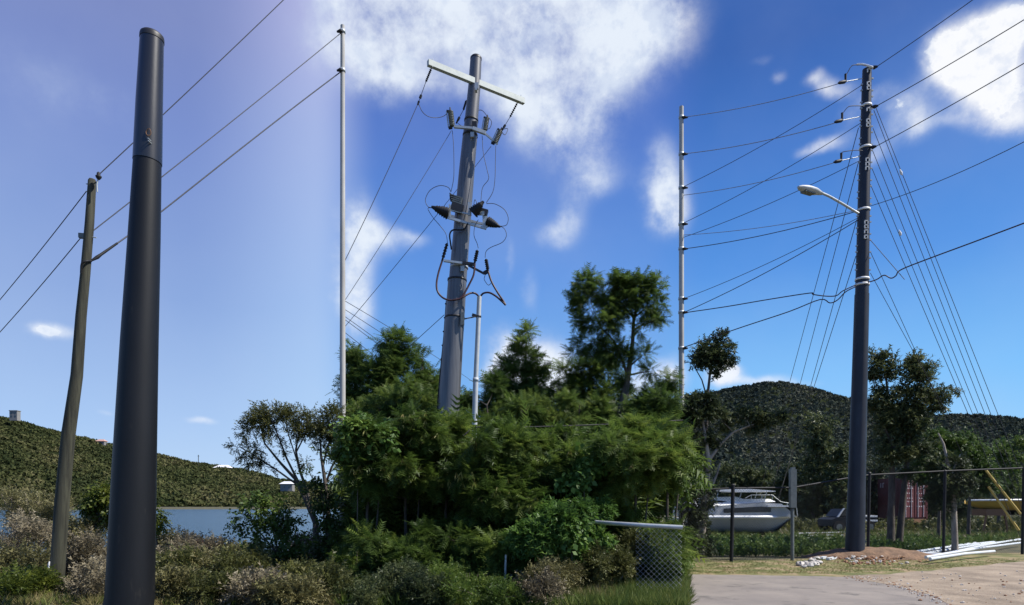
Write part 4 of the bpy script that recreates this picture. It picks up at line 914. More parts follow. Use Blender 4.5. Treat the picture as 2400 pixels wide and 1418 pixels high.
for i in range(16):
    mb = MB(); c = cb_ + su * SW * (i + .5) / 16 + up * (zb + zt2) / 2 + sn * .03; mb.box(c, (SW / 32, .06, (zt2 - zb) * .9), su); mb.build('corrugation', MT['red'], r)
for k in range(2):
    mb = MB(); c = cb_ + fu * FW * (.25 + .5 * k) + up * (zb + zt2) / 2 + fn * .03; mb.box(c, (FW * .46, .05, (zt2 - zb) * .92), fu); dd_ = mb.build('door', MT['red'], r)
    for q in (-.13, .1):
        mb = MB(); c2 = cb_ + fu * FW * (.25 + .5 * k + q) + fn * .09; mb.tube([c2 + up * (zb + .1), c2 + up * (zt2 - .1)], .028, 6); mb.build('lock_rod', MT['print'], dd_)
    mb = MB()
    for j, (zz, ww) in enumerate(((.86, .3), (.8, .22), (.74, .28), (.62, .18), (.5, .3), (.42, .2), (.3, .3))):
        for e_ in range(4): mb.box(cb_ + fu * FW * (.1 + .5 * k + .09 * e_ + .02 * (j % 3)) + up * (zb + (zt2 - zb) * zz) + fn * .062, (FW * .05 * random.uniform(.6, 1), .01, .07), fu)
    mb.build('printed_marks', MT['print'], dd_)['kind'] = 'stuff'
for q in (0, 1):
    mb = MB(); c = cb_ + fu * FW * q + fn * .02; mb.box(c + up * (zb + zt2) / 2, (.12, .12, zt2 - zb + .02), fu); mb.build('corner_post', MT['red'], r)
mb = MB(); mb.box(cb_ + fr / 2 + up * (zb - .15) + fn * .1, (FW * .8, .2, .25), fu); mb.build('bumper', MT['rust'], r)
for q in (.2, .8):
    mb = MB(); c = cb_ + fu * FW * q + up * .42 - fn * .6; mb.tube([c - fu * .15, c + fu * .15], .42, 16); mb.build('wheel', MT['tyre'], r)
mb = MB(); c = P(2061, 1138, DC + 2.6) + sn * .1; mb.box(c, (.05, .02, .35), su); mb.box(c - su * .3, (.05, .02, .35), su); mb.box(c - su * .36 + up * .16, (.18, .02, .05), su); mb.build('printed_marks', MT['print'], r)
# yellow skiff
DS = 34.0
r = empty('skiff', gpos(2350, DS), 'mustard yellow skiff with a white gunwale at the right edge', 'boat')
zs = lambda y: EYE + (HOR - y) * DS / F
xa, xb = P(2290, 0, DS)[0], P(2470, 0, DS)[0]
def skiff(yt, yb, hw0, nm, m_, grow=1.0):
    mb = MB(); vs = []; n = 18
    for i in range(n + 1):
        t_ = i / n; hw = hw0 * min(1, (t_ * 2.6 + .02)) ** .7; zt3, zb3 = zs(yt(t_)), zs(yb(t_))
        vs += [(xa + (xb - xa) * t_, DS + .9 + hw * a_, zt3 - (zt3 - zb3) * (1 - abs(a_) ** 2.6)) for a_ in np.linspace(-1, 1, 9)]
    mb.add(vs, [(i * 9 + j, i * 9 + j + 1, (i + 1) * 9 + j + 1, (i + 1) * 9 + j) for i in range(n) for j in range(8)], True); mb.build(nm, MT[m_], r)
skiff(lambda t_: 1173 - 1.5 * t_, lambda t_: 1196 - 15 * max(0, 1 - t_ * 3.5), .9, 'hull', 'hullyellow')
mb = MB(); mb.tube([np.array([xa + (xb - xa) * t_, DS + .9 - .92 * min(1, (t_ * 2.6 + .02)) ** .7, zs(1172.5 - 1.5 * t_)]) for t_ in np.linspace(0, 1, 18)], .055, 6); mb.build('gunwale', MT['gel'], r)
mb = MB(); mb.box((P(2345, 0, DS)[0], DS + .9, zs(1201)), (1.0, 1.1, .35)); mb.build('cradle', MT['rust'], r)
for q in (0, 1): mb = MB(); mb.bar((P(2320 + 60 * q, 0, DS)[0], DS + .5, .0), (P(2330 + 40 * q, 0, DS)[0], DS + .5, zs(1196)), .08); mb.build('cradle_leg', MT['rust'], r)
# yellow guy guards
for a, b, lab in (((2309, 1100), (2392, 1205), 'upper of two faded yellow guy guards slanting at the right edge'), ((2317, 1141), (2388, 1243), 'lower of two faded yellow guy guards slanting at the right edge')):
    mb = MB(); pa, pb = P(*a, 20.9), P(*b, 20.6); mb.tube([pa, pb], .036, 10); tag(mb.build('guy_guard', MT['yellow'], origin=pb), lab, 'guy guard', 'yellow guy guards')
# white pipes and debris
pl = [((2148, 1300), (2392, 1265)), ((2120, 1297), (2330, 1270)), ((2170, 1306), (2395, 1272)), ((2190, 1303), (2400, 1262)), ((2085, 1298), (2230, 1300)), ((2180, 1310), (2330, 1292)), ((2050, 1287), (2110, 1290)), ((2160, 1292), (2290, 1272))]
for i, (a, b) in enumerate(pl):
    pa, pb = G(a[0], a[1], .05 + .05 * (i % 3)), G(b[0], b[1], .05 + .05 * (i % 3)); mb = MB(); mb.tube([pa, (pa + pb) / 2 + np.array([0, 0, .03]), pb], .042, 10)
    tag(mb.build('pvc_pipe', MT['pipe'], origin=pa), ['long white pipe on top of the pile lying towards the right edge', 'white pipe at the back of the pile by the fence', 'long white pipe second from the front of the pile', 'white pipe slanting across the middle of the pile', 'short white pipe lying level just right of the dirt mound', 'white pipe at the very front of the pile', 'shortest white pipe lying beside the base of the guyed pole', 'white pipe in the middle back of the pile'][i], 'pipe', 'white pipes lying by the fence')
for i, (a, b) in enumerate((((1925, 1308), (1990, 1293)), ((1940, 1310), (1992, 1301)), ((1870, 1250), (1985, 1247)), ((1860, 1256), (1975, 1254)), ((1850, 1262), (1960, 1261)))):
    z = .05; pa, pb = G(a[0], a[1], z), G(b[0], b[1], z); mb = MB(); mb.bar(pa, pb, .10, .06)
    tag(mb.build('plank', MT['pipe'], origin=pa), ['pale plank lying left of the pole base, the rear one', 'pale plank lying left of the pole base, the front one', 'long pale plank farthest back behind the grey post', 'long pale plank in the middle of those behind the grey post', 'long pale plank nearest of those behind the grey post'][i], 'plank', 'pale planks on the ground')
def stone(c, s, m_, rr2):
    g = np.random.default_rng(rr2); mb = MB(); n1_, n2_ = 5, 7; vs = []
    for i in range(n1_ + 1):
        for j in range(n2_):
            th, ph = math.pi * i / n1_, 2 * math.pi * j / n2_; k = g.uniform(.7, 1.15)
            vs.append((c[0] + s * k * math.sin(th) * math.cos(ph), c[1] + s * k * math.sin(th) * math.sin(ph), c[2] + s * .6 * k * math.cos(th)))
    mb.add(vs, [(i * n2_ + j, i * n2_ + (j + 1) % n2_, (i + 1) * n2_ + (j + 1) % n2_, (i + 1) * n2_ + j) for i in range(n1_) for j in range(n2_)]); return mb
for i, (x, y, s) in enumerate(((1876, 1322, .13), (1888, 1319, .10), (1898, 1324, .12), (1907, 1321, .15), (1918, 1318, .11), (1884, 1327, .08), (1903, 1313, .12), (1915, 1308, .1))):
    c = G(x, y, .05); tag(stone(c, s, 0, i).build('rubble_chunk', MT['rock'], origin=c), 'white rubble chunk in the small heap left of the guyed pole', 'rubble', 'white rubble chunks left of the guyed pole')
# dirt mound round the pole
c = gpos(2020, 19.2); n = 26; vs, fs = [], []
for i in range(n):
    for j in range(n * 2):
        x = -2.1 + 5.0 * j / (n * 2 - 1); y = -1.1 + 2.2 * i / (n - 1)
        h = max(0, 1 - ((x - .3) / 2.1) ** 2 - (y / 1.0) ** 2); vs.append((c[0] + x, c[1] + y, .30 * h + .05 * h ** .5 * float(vnoise(np.array(x * 5.), np.array(y * 5.), 1.0)) + (.014 if h > 0 else -.05)))
mb = MB(); mb.add(vs, [(i * n * 2 + j, i * n * 2 + j + 1, (i + 1) * n * 2 + j + 1, (i + 1) * n * 2 + j) for i in range(n - 1) for j in range(n * 2 - 1)], True)
tag(mb.build('dirt_mound', MT['dirt']), 'low mound of orange dirt round the foot of the guyed pole', kind='structure')
mb = MB(); k = 0
for i in range(170):
    x, y = random.gauss(2040, 50), random.uniform(1296, 1322); c = G(x, y, .1); s = random.uniform(.02, .06)
    st = stone(c, s, 0, i); mb.m = 0 if random.random() < .7 else 1; mb.add(st.v, st.f)
tag(mb.build('rubble', [MT['rockred'], MT['rock']]), 'small orange and white stones strewn over the dirt mound', kind='stuff')
mb = MB()
for i in range(260):                                # crumbs along the broken road edge
    t_ = random.random(); x = 1990 + 290 * t_ + random.gauss(0, 12); y = 1352 + 90 * t_ ** 1.6 + random.gauss(0, 3)
    c = G(x, y, .012); st = stone(c, random.uniform(.008, .025), 0, i); mb.m = 0 if random.random() < .6 else 1; mb.add(st.v, st.f)
for i in range(170):
    x = random.uniform(2010, 2440); y = random.uniform(1326, 1412); 
    if y > 1352 + (x - 1985) * .33 or y < 1352 - (x - 1985) * .075: continue
    c = G(x, y, .02); st = stone(c, random.uniform(.006, .04) * random.random() ** .5, 0, i); mb.m = 0 if random.random() < .4 else 1; mb.add(st.v, st.f)
tag(mb.build('loose_stones', [MT['rockred'], MT['rock']]), 'small loose stones scattered on the sandy shoulder', kind='stuff')

# ------------------------------------------------------------------ vegetation: middle thicket
BK = dict(leaf=FROND, lmat='feather_back', size=.30, density=12, droop=.0, spread=.30)
gT = 'trees of the thicket behind the grey pole'
tree('thicket_tree', 'tall feathery tree with a leaning bare trunk above the thicket on the right', 'tree', [[(1452, 1240, 26), (1458, 960, 22), (1472, 880, 13), (1484, 800, 9), (1488, 742, 7)], [(1472, 880, 8), (1440, 800, 5), (1410, 770, 3)]],
     [(1375, 668, 26, 16), (1392, 655, 14, 10), (1365, 692, 24, 12), (1425, 685, 36, 24), (1455, 670, 28, 20), (1483, 655, 20, 16), (1505, 680, 34, 26), (1530, 672, 16, 14), (1470, 710, 50, 26), (1375, 722, 28, 14), (1420, 722, 36, 20), (1530, 715, 22, 22), (1540, 750, 16, 22), (1365, 755, 24, 12), (1400, 765, 34, 18), (1440, 750, 26, 14), (1385, 800, 34, 20), (1420, 820, 30, 22), (1350, 830, 14, 10), (1455, 830, 20, 28), (1465, 870, 18, 34), (1505, 835, 18, 18), (1525, 870, 18, 12), (1502, 770, 12, 14)],
     20, FROND, 'feather_back', density=10, size=.29, group=gT, droop=.0, spread=.30)
tree('thicket_tree', 'pointed feathery tree before the white cloud right of the conduit', 'tree', [[(1225, 1240, 16), (1228, 1000, 12), (1232, 860, 6), (1234, 790, 3)]],
     [(1233, 782, 12, 16), (1230, 810, 20, 16), (1222, 840, 34, 20), (1260, 850, 24, 16), (1195, 862, 24, 16), (1225, 890, 50, 30), (1275, 905, 34, 30), (1180, 915, 36, 34), (1240, 950, 60, 36), (1150, 950, 20, 36), (1180, 985, 50, 34), (1270, 990, 50, 36)], 21, group=gT, **BK)
tree('thicket_tree', 'broad feathery tree below the tall leaning one', 'tree', [[(1370, 1240, 18), (1372, 1000, 12), (1380, 900, 6)]],
     [(1345, 870, 26, 20), (1380, 862, 30, 22), (1410, 880, 30, 26), (1335, 900, 26, 24), (1370, 920, 50, 34), (1425, 930, 44, 34), (1340, 960, 40, 30), (1400, 985, 60, 34), (1440, 980, 40, 30), (1340, 1010, 40, 28)], 21.5, group=gT, **BK)
tree('thicket_tree', 'loose feathery tree beside the pale pole at the thicket end', 'tree', [[(1540, 1240, 14), (1538, 1000, 10), (1536, 910, 5)]],
     [(1545, 902, 22, 16), (1578, 895, 12, 18), (1520, 935, 20, 18), (1560, 940, 30, 24), (1500, 975, 34, 28), (1550, 985, 50, 30), (1530, 1020, 60, 26), (1572, 1030, 20, 30)], 20.5, group=gT, **dict(BK, density=13))
tree('thicket_tree', 'leafy feathery tree at the left end of the thicket beside the pale pole', 'tree', [[(838, 1240, 14), (836, 1000, 10), (832, 850, 4)]],
     [(828, 815, 18, 20), (842, 840, 22, 24), (826, 870, 24, 26), (840, 910, 34, 30), (835, 950, 40, 34), (850, 990, 40, 30)], 21, group=gT, **BK)
tree('thicket_tree', 'double topped feathery tree between the left end tree and the grey pole', 'tree', [[(925, 1240, 18), (922, 1000, 12), (930, 860, 6), (935, 810, 3)], [(922, 1000, 8), (905, 880, 4)]],
     [(905, 800, 22, 12), (935, 808, 20, 22), (955, 808, 12, 20), (930, 840, 34, 20), (900, 850, 30, 22), (885, 880, 40, 26), (930, 885, 50, 30), (895, 925, 50, 34), (945, 930, 50, 34), (910, 975, 60, 34)], 20.5, group=gT, **BK)
tree('thicket_tree', 'rounded feathery tree touching the left side of the grey pole', 'tree', [[(1000, 1240, 14), (998, 1000, 10), (994, 880, 5)]],
     [(992, 838, 22, 18), (982, 862, 26, 20), (1005, 880, 20, 26), (975, 905, 34, 28), (1005, 925, 26, 30), (985, 960, 40, 30), (1010, 990, 30, 30), (1095, 960, 14, 30), (1092, 1000, 20, 30)], 21.5, group=gT, **BK)
top2 = interp([(810, 900), (860, 915), (930, 900), (1000, 940), (1050, 1000), (1090, 970), (1130, 945), (1200, 900), (1280, 925), (1320, 965), (1400, 920), (1450, 965), (1500, 935), (1590, 955)])
for xa_, xb_, lab in ((820, 920, 'feathery mid height tree low at the left end of the thicket'), (915, 1020, 'feathery mid height tree just left of the grey pole'), (1085, 1190, 'feathery mid height tree between the grey pole and the pointed tree'), (1185, 1300, 'feathery mid height tree under the pointed tree'), (1300, 1400, 'feathery mid height tree under the broad tree'), (1400, 1500, 'feathery mid height tree at the base of the tall leaning trunk'), (1495, 1585, 'feathery mid height tree before the loose tree at the right end')):
    cx = (xa_ + xb_) / 2; cl = fill(xa_, xb_, 890, 1060, 30, 20, 15, ytop=top2)
    tree('thicket_tree', lab, 'tree', [[(cx, 1250, 9), (cx + random.uniform(-12, 12), 1020, 6), (cx + random.uniform(-15, 15), 950, 3)]], cl, 18.9, FROND, 'feather_back', density=12, size=.29, group='mid height trees of the thicket', droop=.15, spread=.30)
topl = interp([(800, 985), (850, 965), (890, 1000), (930, 990), (985, 955), (1030, 985), (1075, 995), (1130, 1025), (1185, 970), (1230, 1020), (1280, 1040), (1340, 1000), (1400, 1030), (1450, 985), (1500, 1030), (1540, 990), (1590, 1020)])
hollow = [(850, 1240, 70, 55), (905, 1215, 60, 50), (1000, 1238, 70, 34), (1100, 1205, 50, 26), (1140, 1225, 50, 26), (1240, 1195, 20, 16), (1380, 1200, 22, 24), (1500, 1160, 60, 40), (1540, 1220, 60, 40), (1350, 1295, 30, 40)]
gF = 'feathery shrubs at the front of the thicket'
FR = [(860, 985, 1130, 60, 'shrub with hanging seed pods at the left end of the thicket front'), (955, 975, 1170, 70, 'shrub full of pale seed pods left of the grey pole foot'), (1050, 985, 1190, 60, 'shrub hiding the foot of the grey pole'),
      (1165, 985, 1190, 70, 'pod bearing shrub right of the conduit'), (1275, 1015, 1180, 70, 'bright green feathery shrub right of the pod bearing one'), (1390, 1010, 1180, 70, 'feathery shrub below the tall leaning tree'),
      (1490, 1010, 1200, 60, 'feathery shrub left of the thicket right end'), (1560, 1010, 1230, 40, 'feathery shrub at the right end above the fence rail')]
for i, (cx, y0, y1, hw, lab) in enumerate(FR):
    cl = fill(max(cx - hw - 16, 828), min(cx + hw + 16, 1556), y0, y1, 34, 20, 19, hollow, topl)
    tree('thicket_shrub', lab, 'shrub', [[(cx, 1360, 9), (cx + random.uniform(-8, 8), 1200, 7), (cx + random.uniform(-15, 15), (y0 + y1) / 2, 4)], [(cx + 12, 1360, 7), (cx + 25, 1200, 4), (cx + 35, y0 + 70, 2)]],
         cl, 13.2 + .5 * (i % 3), FROND, 'feather', density=19, size=.265, group=gF, droop=.35, spread=.34, pods=[60, 110, 60, 100, 16, 8, 8, 6][i], part='foliage', stem='stem')
# dark backing foliage deep in the thicket
for i, (xa_, xb_, lab) in enumerate(((815, 1000, 'deep shaded shrub behind the left front of the thicket'), (990, 1200, 'deep shaded shrub behind the centre of the thicket'), (1190, 1400, 'deep shaded shrub behind the bright green one'), (1390, 1585, 'deep shaded shrub behind the fence rail'))):
    cl = fill(xa_ + 12, xb_ - 10, 1040, 1330, 40, 30, 26)
    tree('thicket_shrub', lab, 'shrub', [[((xa_ + xb_) / 2, 1330, 9), ((xa_ + xb_) / 2, 1150, 5)]], cl, 16.2, FROND, 'feather', density=2.2, size=.65, group='shaded shrubs inside the thicket', droop=.5, spread=.36, part='foliage', stem='stem')
# low front shrubs and vines
LOW = [(930, 1330, 60, 44, 'low drooping feathery shrub in the dark left part of the thicket'), (1110, 1290, 60, 44, 'low drooping feathery shrub left of the short fence post'), (1230, 1345, 50, 40, 'low feathery shrub between the fence post and the straw bush'), (1440, 1290, 50, 50, 'low feathery shrub under the left end of the fence rail'), (1530, 1290, 50, 50, 'low feathery shrub behind the fence mesh'),
       (870, 1310, 60, 60, 'low dark feathery shrub at the bottom left of the thicket'), (1045, 1300, 75, 50, 'low spreading shrub with a bright tip below the grey pole'), (1165, 1330, 45, 50, 'low shrub with bright leaves beside the short fence post')]
for cx, cy, hw, hh, lab in LOW:
    cl = fill(cx - hw, cx + hw, cy - hh, cy + hh, 32, 20, 14)
    tree('thicket_shrub', lab, 'shrub', [[(cx, 1390, 6), (cx + 6, cy, 3)]], cl, 12.4 if cx < 1400 else 13.2, FROND, 'feather', density=13, size=.23, group='low shrubs before the thicket', droop=.5, spread=.34, part='foliage', stem='stem')
cl = fill(1225, 1405, 1195, 1300, 28, 18, 26, ytop=interp([(1220, 1195), (1300, 1180), (1370, 1170), (1400, 1200)]))
tree('vine_tangle', 'bright green vine mound hanging over the fence rail end', 'vine', [[(1300, 1370, 6), (1310, 1240, 3)]], cl, 11.9, TWIG, 'vine', density=22, size=.20, droop=.4, spread=.36, part='foliage', stem='stem')
cl = [(1340, 1240, 16, 10), (1335, 1255, 12, 10), (1325, 1262, 8, 10), (1355, 1225, 14, 8)]
tree('broadleaf_vine', 'pale heart shaped vine leaves hanging at the front of the vine mound', 'vine', [[(1340, 1300, 3), (1340, 1245, 2)]], cl, 11.4, ROUND, 'vine', density=9, size=.26, part='foliage', stem='stem', droop=.8)
cl = [(1370, 1078, 22, 12), (1392, 1070, 16, 8), (1360, 1110, 22, 14), (1345, 1120, 14, 12)]
tree('broadleaf_vine', 'pale heart shaped vine leaves high in the thicket right of the pod shrub', 'vine', [[(1370, 1300, 3), (1368, 1095, 2)]], cl, 12.6, ROUND, 'vine', density=9, size=.26, part='foliage', stem='stem', droop=.6)
cl = [(830, 1010, 22, 18), (870, 1000, 30, 14), (835, 1035, 16, 16), (880, 1020, 20, 12)]
tree('broadleaf_vine', 'broad leaved yellow green vine over the left end of the thicket', 'vine', [[(836, 1340, 3), (840, 1020, 2)]], cl, 12.4, ROUND, 'vine', density=10, size=.24, part='foliage', stem='stem', droop=.5)

for cx, cy, hw, hh, d_, mm, lab in ((1290, 1352, 55, 14, 11.4, 'scrub', 'low dry straw coloured tangle under the vine mound'), (1390, 1330, 40, 30, 12.0, 'olive', 'dull green bush below the left end of the fence rail'), (1460, 1300, 40, 36, 12.6, 'olive', 'dull green bush behind the low fence'), (930, 1360, 60, 26, 11.2, 'glossy', 'dark weedy bush at the bottom left of the thicket'), (1090, 1365, 60, 22, 11.0, 'feather', 'dark weedy bush at the bottom centre of the thicket'), (1545, 1300, 40, 34, 13.0, 'grass', 'grassy green bush behind the fence mesh'), (850, 1402, 50, 18, 10.5, 'glossy', 'dark green low bush in the bottom left corner of the thicket'), (980, 1402, 60, 20, 10.5, 'glossy', 'dull green bush at the bottom below the low spreading shrub'), (1130, 1400, 60, 20, 10.4, 'feather', 'dark green low bush at the bottom beside the short fence post'), (1270, 1392, 50, 22, 10.6, 'scrubred', 'dry straw coloured bush at the bottom edge below the vine mound')):
    yb = HOR + F * EYE / d_; cl = fill(cx - hw, cx + hw, cy - hh, cy + hh, 24, 16, 12)
    tree('undergrowth_bush', lab, 'bush', [[(cx + random.uniform(-10, 10), yb, 4), (cx + random.uniform(-hw, hw), cy - hh, 1)] for _ in range(5)], cl, d_, TWIGS, mm, density=18, size=.17, group='undergrowth bushes below the thicket', bark='twig', droop=-.3, spread=.42, part='foliage', stem='stem', limb_w=.05)
# ------------------------------------------------------------------ vegetation: left panel
tree('flat_topped_tree', 'thin many stemmed tree with flat leafy tops leaning left over the lagoon', 'tree',
     [[(742, 1290, 16), (738, 1225, 14), (716, 1165, 11), (690, 1122, 8), (655, 1085, 6), (622, 1040, 4), (608, 1000, 2.5)], [(730, 1205, 9), (722, 1150, 8), (704, 1105, 6), (694, 1055, 5), (700, 1000, 3)], [(716, 1165, 7), (700, 1130, 6), (672, 1075, 5), (655, 1030, 4), (640, 985, 2.5)], [(702, 1140, 5), (650, 1102, 4), (600, 1070, 3), (560, 1046, 1.8)], [(704, 1105, 4), (690, 1060, 3), (672, 1010, 2.5), (668, 985, 2)], [(694, 1060, 4), (715, 1020, 3), (724, 985, 2)]],
     [(600, 975, 22, 16), (625, 965, 24, 16), (648, 975, 22, 18), (590, 1000, 18, 14), (615, 995, 26, 16), (640, 1010, 18, 16), (580, 1020, 12, 12), (672, 985, 14, 18), (700, 975, 26, 14), (722, 985, 20, 18), (700, 1005, 26, 16), (718, 1015, 14, 12), (552, 1046, 8, 8), (570, 1068, 16, 8), (595, 1080, 22, 8), (622, 1092, 20, 8), (600, 1052, 14, 8), (735, 1000, 10, 16), (660, 1050, 10, 10), (712, 1085, 10, 10)],
     15.5, TWIGS, 'olive', density=14, size=.20, spread=.34, droop=.0, limb_w=.12)
tree('flat_topped_tree', 'slim upright tree with a rounded top beside the left pale pole', 'tree',
     [[(775, 1300, 13), (768, 1180, 11), (762, 1110, 8), (755, 1065, 6), (748, 1030, 3)], [(765, 1130, 6), (778, 1095, 5), (790, 1075, 3)], [(758, 1085, 5), (768, 1050, 4), (775, 1010, 2)]],
     [(752, 985, 20, 16), (770, 968, 20, 12), (786, 985, 16, 22), (760, 1010, 26, 14), (782, 1020, 18, 16), (748, 1035, 12, 14), (790, 1055, 12, 16), (772, 1040, 12, 10)],
     15.0, TWIGS, 'olive', density=15, size=.20, spread=.34, droop=.0, limb_w=.12)
tree('leafy_shrub', 'dark green round leaved shrub before the lagoon with thin stems', 'shrub', [[(648, 1410, 8), (652, 1300, 6), (640, 1230, 3)], [(652, 1300, 5), (600, 1235, 3), (580, 1200, 2)], [(645, 1396, 5), (690, 1300, 4), (700, 1240, 2)]],
     [(562, 1210, 16, 16), (556, 1245, 12, 14), (590, 1185, 18, 18), (615, 1165, 16, 14), (625, 1205, 26, 18), (655, 1195, 24, 16), (675, 1215, 22, 22), (600, 1235, 20, 16), (640, 1240, 26, 16), (668, 1250, 22, 18), (695, 1275, 22, 22), (610, 1275, 22, 18), (590, 1270, 14, 16), (700, 1320, 24, 26), (630, 1310, 26, 22), (655, 1290, 20, 18), (600, 1330, 24, 26), (640, 1360, 30, 28)],
     13.0, ROUND, 'round', density=4.2, size=.16, spread=.36, droop=.2)
tree('leafy_shrub', 'bright leaved shrub climbing round the foot of the slim upright tree', 'shrub', [[(765, 1400, 7), (770, 1280, 5), (760, 1200, 3)]],
     [(735, 1115, 12, 10), (725, 1135, 14, 10), (750, 1150, 16, 16), (740, 1180, 20, 16), (775, 1170, 18, 18), (760, 1215, 24, 20), (785, 1230, 12, 24), (745, 1250, 20, 20), (775, 1280, 24, 24), (750, 1310, 26, 24), (780, 1340, 20, 26), (735, 1360, 30, 26)],
     13.6, ROUND, 'round', density=4.5, size=.16, spread=.36, droop=.2)
tree('leafy_shrub', 'yellow green shrub standing left of the thick dark pole', 'shrub', [[(232, 1290, 6), (235, 1210, 3)]],
     [(235, 1160, 24, 16), (222, 1180, 26, 16), (250, 1182, 20, 18), (215, 1200, 26, 14), (245, 1208, 26, 16), (262, 1170, 12, 20)], 17, ROUND, 'yellowgreen', density=10, size=.19, spread=.36)
tree('leafy_shrub', 'small yellow green shrub just right of the thick dark pole', 'shrub', [[(368, 1280, 4), (367, 1215, 2)]], [(368, 1205, 12, 10), (362, 1220, 10, 12), (374, 1225, 10, 12)], 16, ROUND, 'yellowgreen', density=9, size=.17)
# scrub bushes
gS = 'dry scrub bushes on the near lagoon bank'
SC = [(50, 1205, 60, 60, 22, 'scrub', 'olive scrub bush at the far left edge below the hill'), (120, 1215, 50, 50, 21, 'scrub', 'olive scrub bush just behind the wooden pole'), (70, 1260, 70, 45, 16, 'scrubred', 'pinkish dry scrub bush at the left edge'),
      (190, 1262, 50, 40, 17, 'scrub', 'olive scrub bush below the yellow green shrub'), (215, 1310, 55, 55, 14, 'scrubred', 'grey dead looking bush between the wooden and the dark pole'), (60, 1330, 60, 40, 13.5, 'scrub', 'low greenish bush in the left corner'),
      (400, 1285, 40, 32, 17, 'scrub', 'grassy olive bush right of the thick dark pole'), (395, 1318, 44, 36, 14, 'scrubred', 'reddish dry bush right of the thick dark pole'), (455, 1292, 40, 30, 16, 'scrubred', 'pinkish dry bush before the lagoon water'),
      (505, 1300, 44, 30, 15, 'scrubred', 'brown dry bush behind the utility box'), (410, 1350, 50, 44, 12.3, 'olive', 'dark olive bush at the bottom right of the dark pole'), (490, 1340, 60, 46, 12.4, 'scrub', 'brownish green bush in the centre foreground of the bank'),
      (560, 1350, 50, 45, 12.3, 'olive', 'brownish green bush left of the round leaved shrub'), (700, 1380, 60, 40, 12.0, 'olive', 'dark low bush at the foot of the right hand shrubs'), (720, 1300, 50, 50, 16, 'scrubred', 'dry pink tinged bush behind the right hand shrubs'), (540, 1318, 30, 30, 14.5, 'scrub', 'olive bush beside the lowest round leaves'),
      (400, 1392, 50, 26, 11.0, 'scrub', 'pale olive bush at the bottom edge just right of the dark pole'), (500, 1395, 55, 28, 10.9, 'olive', 'dark olive bush at the bottom edge below the utility box'), (600, 1398, 50, 30, 10.8, 'scrubred', 'dry brown bush at the bottom edge below the round leaved shrub'),
      (690, 1400, 50, 24, 10.6, 'scrub', 'tan green low bush at the bottom edge left of the pale pole'), (770, 1385, 40, 34, 11.2, 'olive', 'dark olive bush at the foot of the left pale pole'), (205, 1370, 50, 30, 11.3, 'scrubred', 'grey straw coloured twiggy bush at the bottom between the two left poles'), (60, 1390, 60, 24, 11.0, 'yellowgreen', 'yellow green weedy bush in the bottom left corner')]
for cx, cy, hw, hh, d_, mm, lab in SC:
    yb = HOR + F * EYE / d_
    cl = fill(cx - hw * .8, cx + hw * .8, cy - hh * .6, max(cy, min(cy + hh * .8, yb - 5)), 24, 20, 11)
    stems = [[(cx + random.uniform(-10, 10), yb, 4), (cx + random.uniform(-hw, hw) * .6, cy, 2.5), (cx + random.uniform(-hw, hw), cy - hh * .8, 1)] for _ in range(6)]
    tree('scrub_bush', lab, 'bush', stems, cl, d_, TWIGS, mm, density=9.5 if mm != 'scrubred' else 8, size=.225, group=gS, bark='twig', droop=-.5, spread=.42, part='foliage', stem='stem', limb_w=.05)
# ------------------------------------------------------------------ vegetation: right panel
tree('lollipop_tree', 'tall thin tree with a small round crown high at the left of the boatyard', 'tree', [[(1655, 1010, 8), (1659, 930, 7), (1664, 880, 6), (1668, 850, 4)], [(1658, 935, 4), (1645, 890, 3), (1630, 860, 2)]],
     [(1668, 812, 22, 18), (1650, 825, 20, 18), (1685, 830, 20, 20), (1668, 845, 26, 20), (1700, 820, 10, 14), (1690, 795, 12, 10), (1640, 842, 14, 12), (1625, 855, 12, 8), (1680, 858, 16, 10)], 24, TWIG, 'glossy', density=15, size=.26, droop=.0, ground=False)
tree('coastal_tree', 'big dark tree with pale forked branches at the left of the boatyard', 'tree', [[(1640, 1290, 22), (1652, 1180, 18), (1660, 1080, 13), (1652, 1030, 9), (1645, 980, 5)], [(1660, 1080, 9), (1690, 1040, 7), (1720, 1012, 5), (1755, 998, 3)], [(1652, 1180, 8), (1680, 1110, 5), (1690, 1085, 3)]],
     [(1625, 950, 26, 18), (1650, 940, 26, 18), (1675, 955, 30, 18), (1640, 985, 34, 22), (1690, 985, 24, 16), (1620, 1030, 24, 24), (1672, 1020, 22, 18), (1625, 1080, 26, 28), (1630, 1130, 34, 28), (1650, 1160, 24, 20), (1625, 1190, 34, 30), (1640, 1240, 30, 26), (1622, 1280, 30, 26), (1655, 1285, 20, 18),
      (1745, 975, 20, 12), (1775, 965, 26, 14), (1805, 972, 24, 14), (1830, 982, 16, 10), (1790, 990, 30, 12), (1760, 1000, 20, 10)], 19.5, TWIG, 'glossy', density=15, size=.20, bark='barkpale', droop=.1)
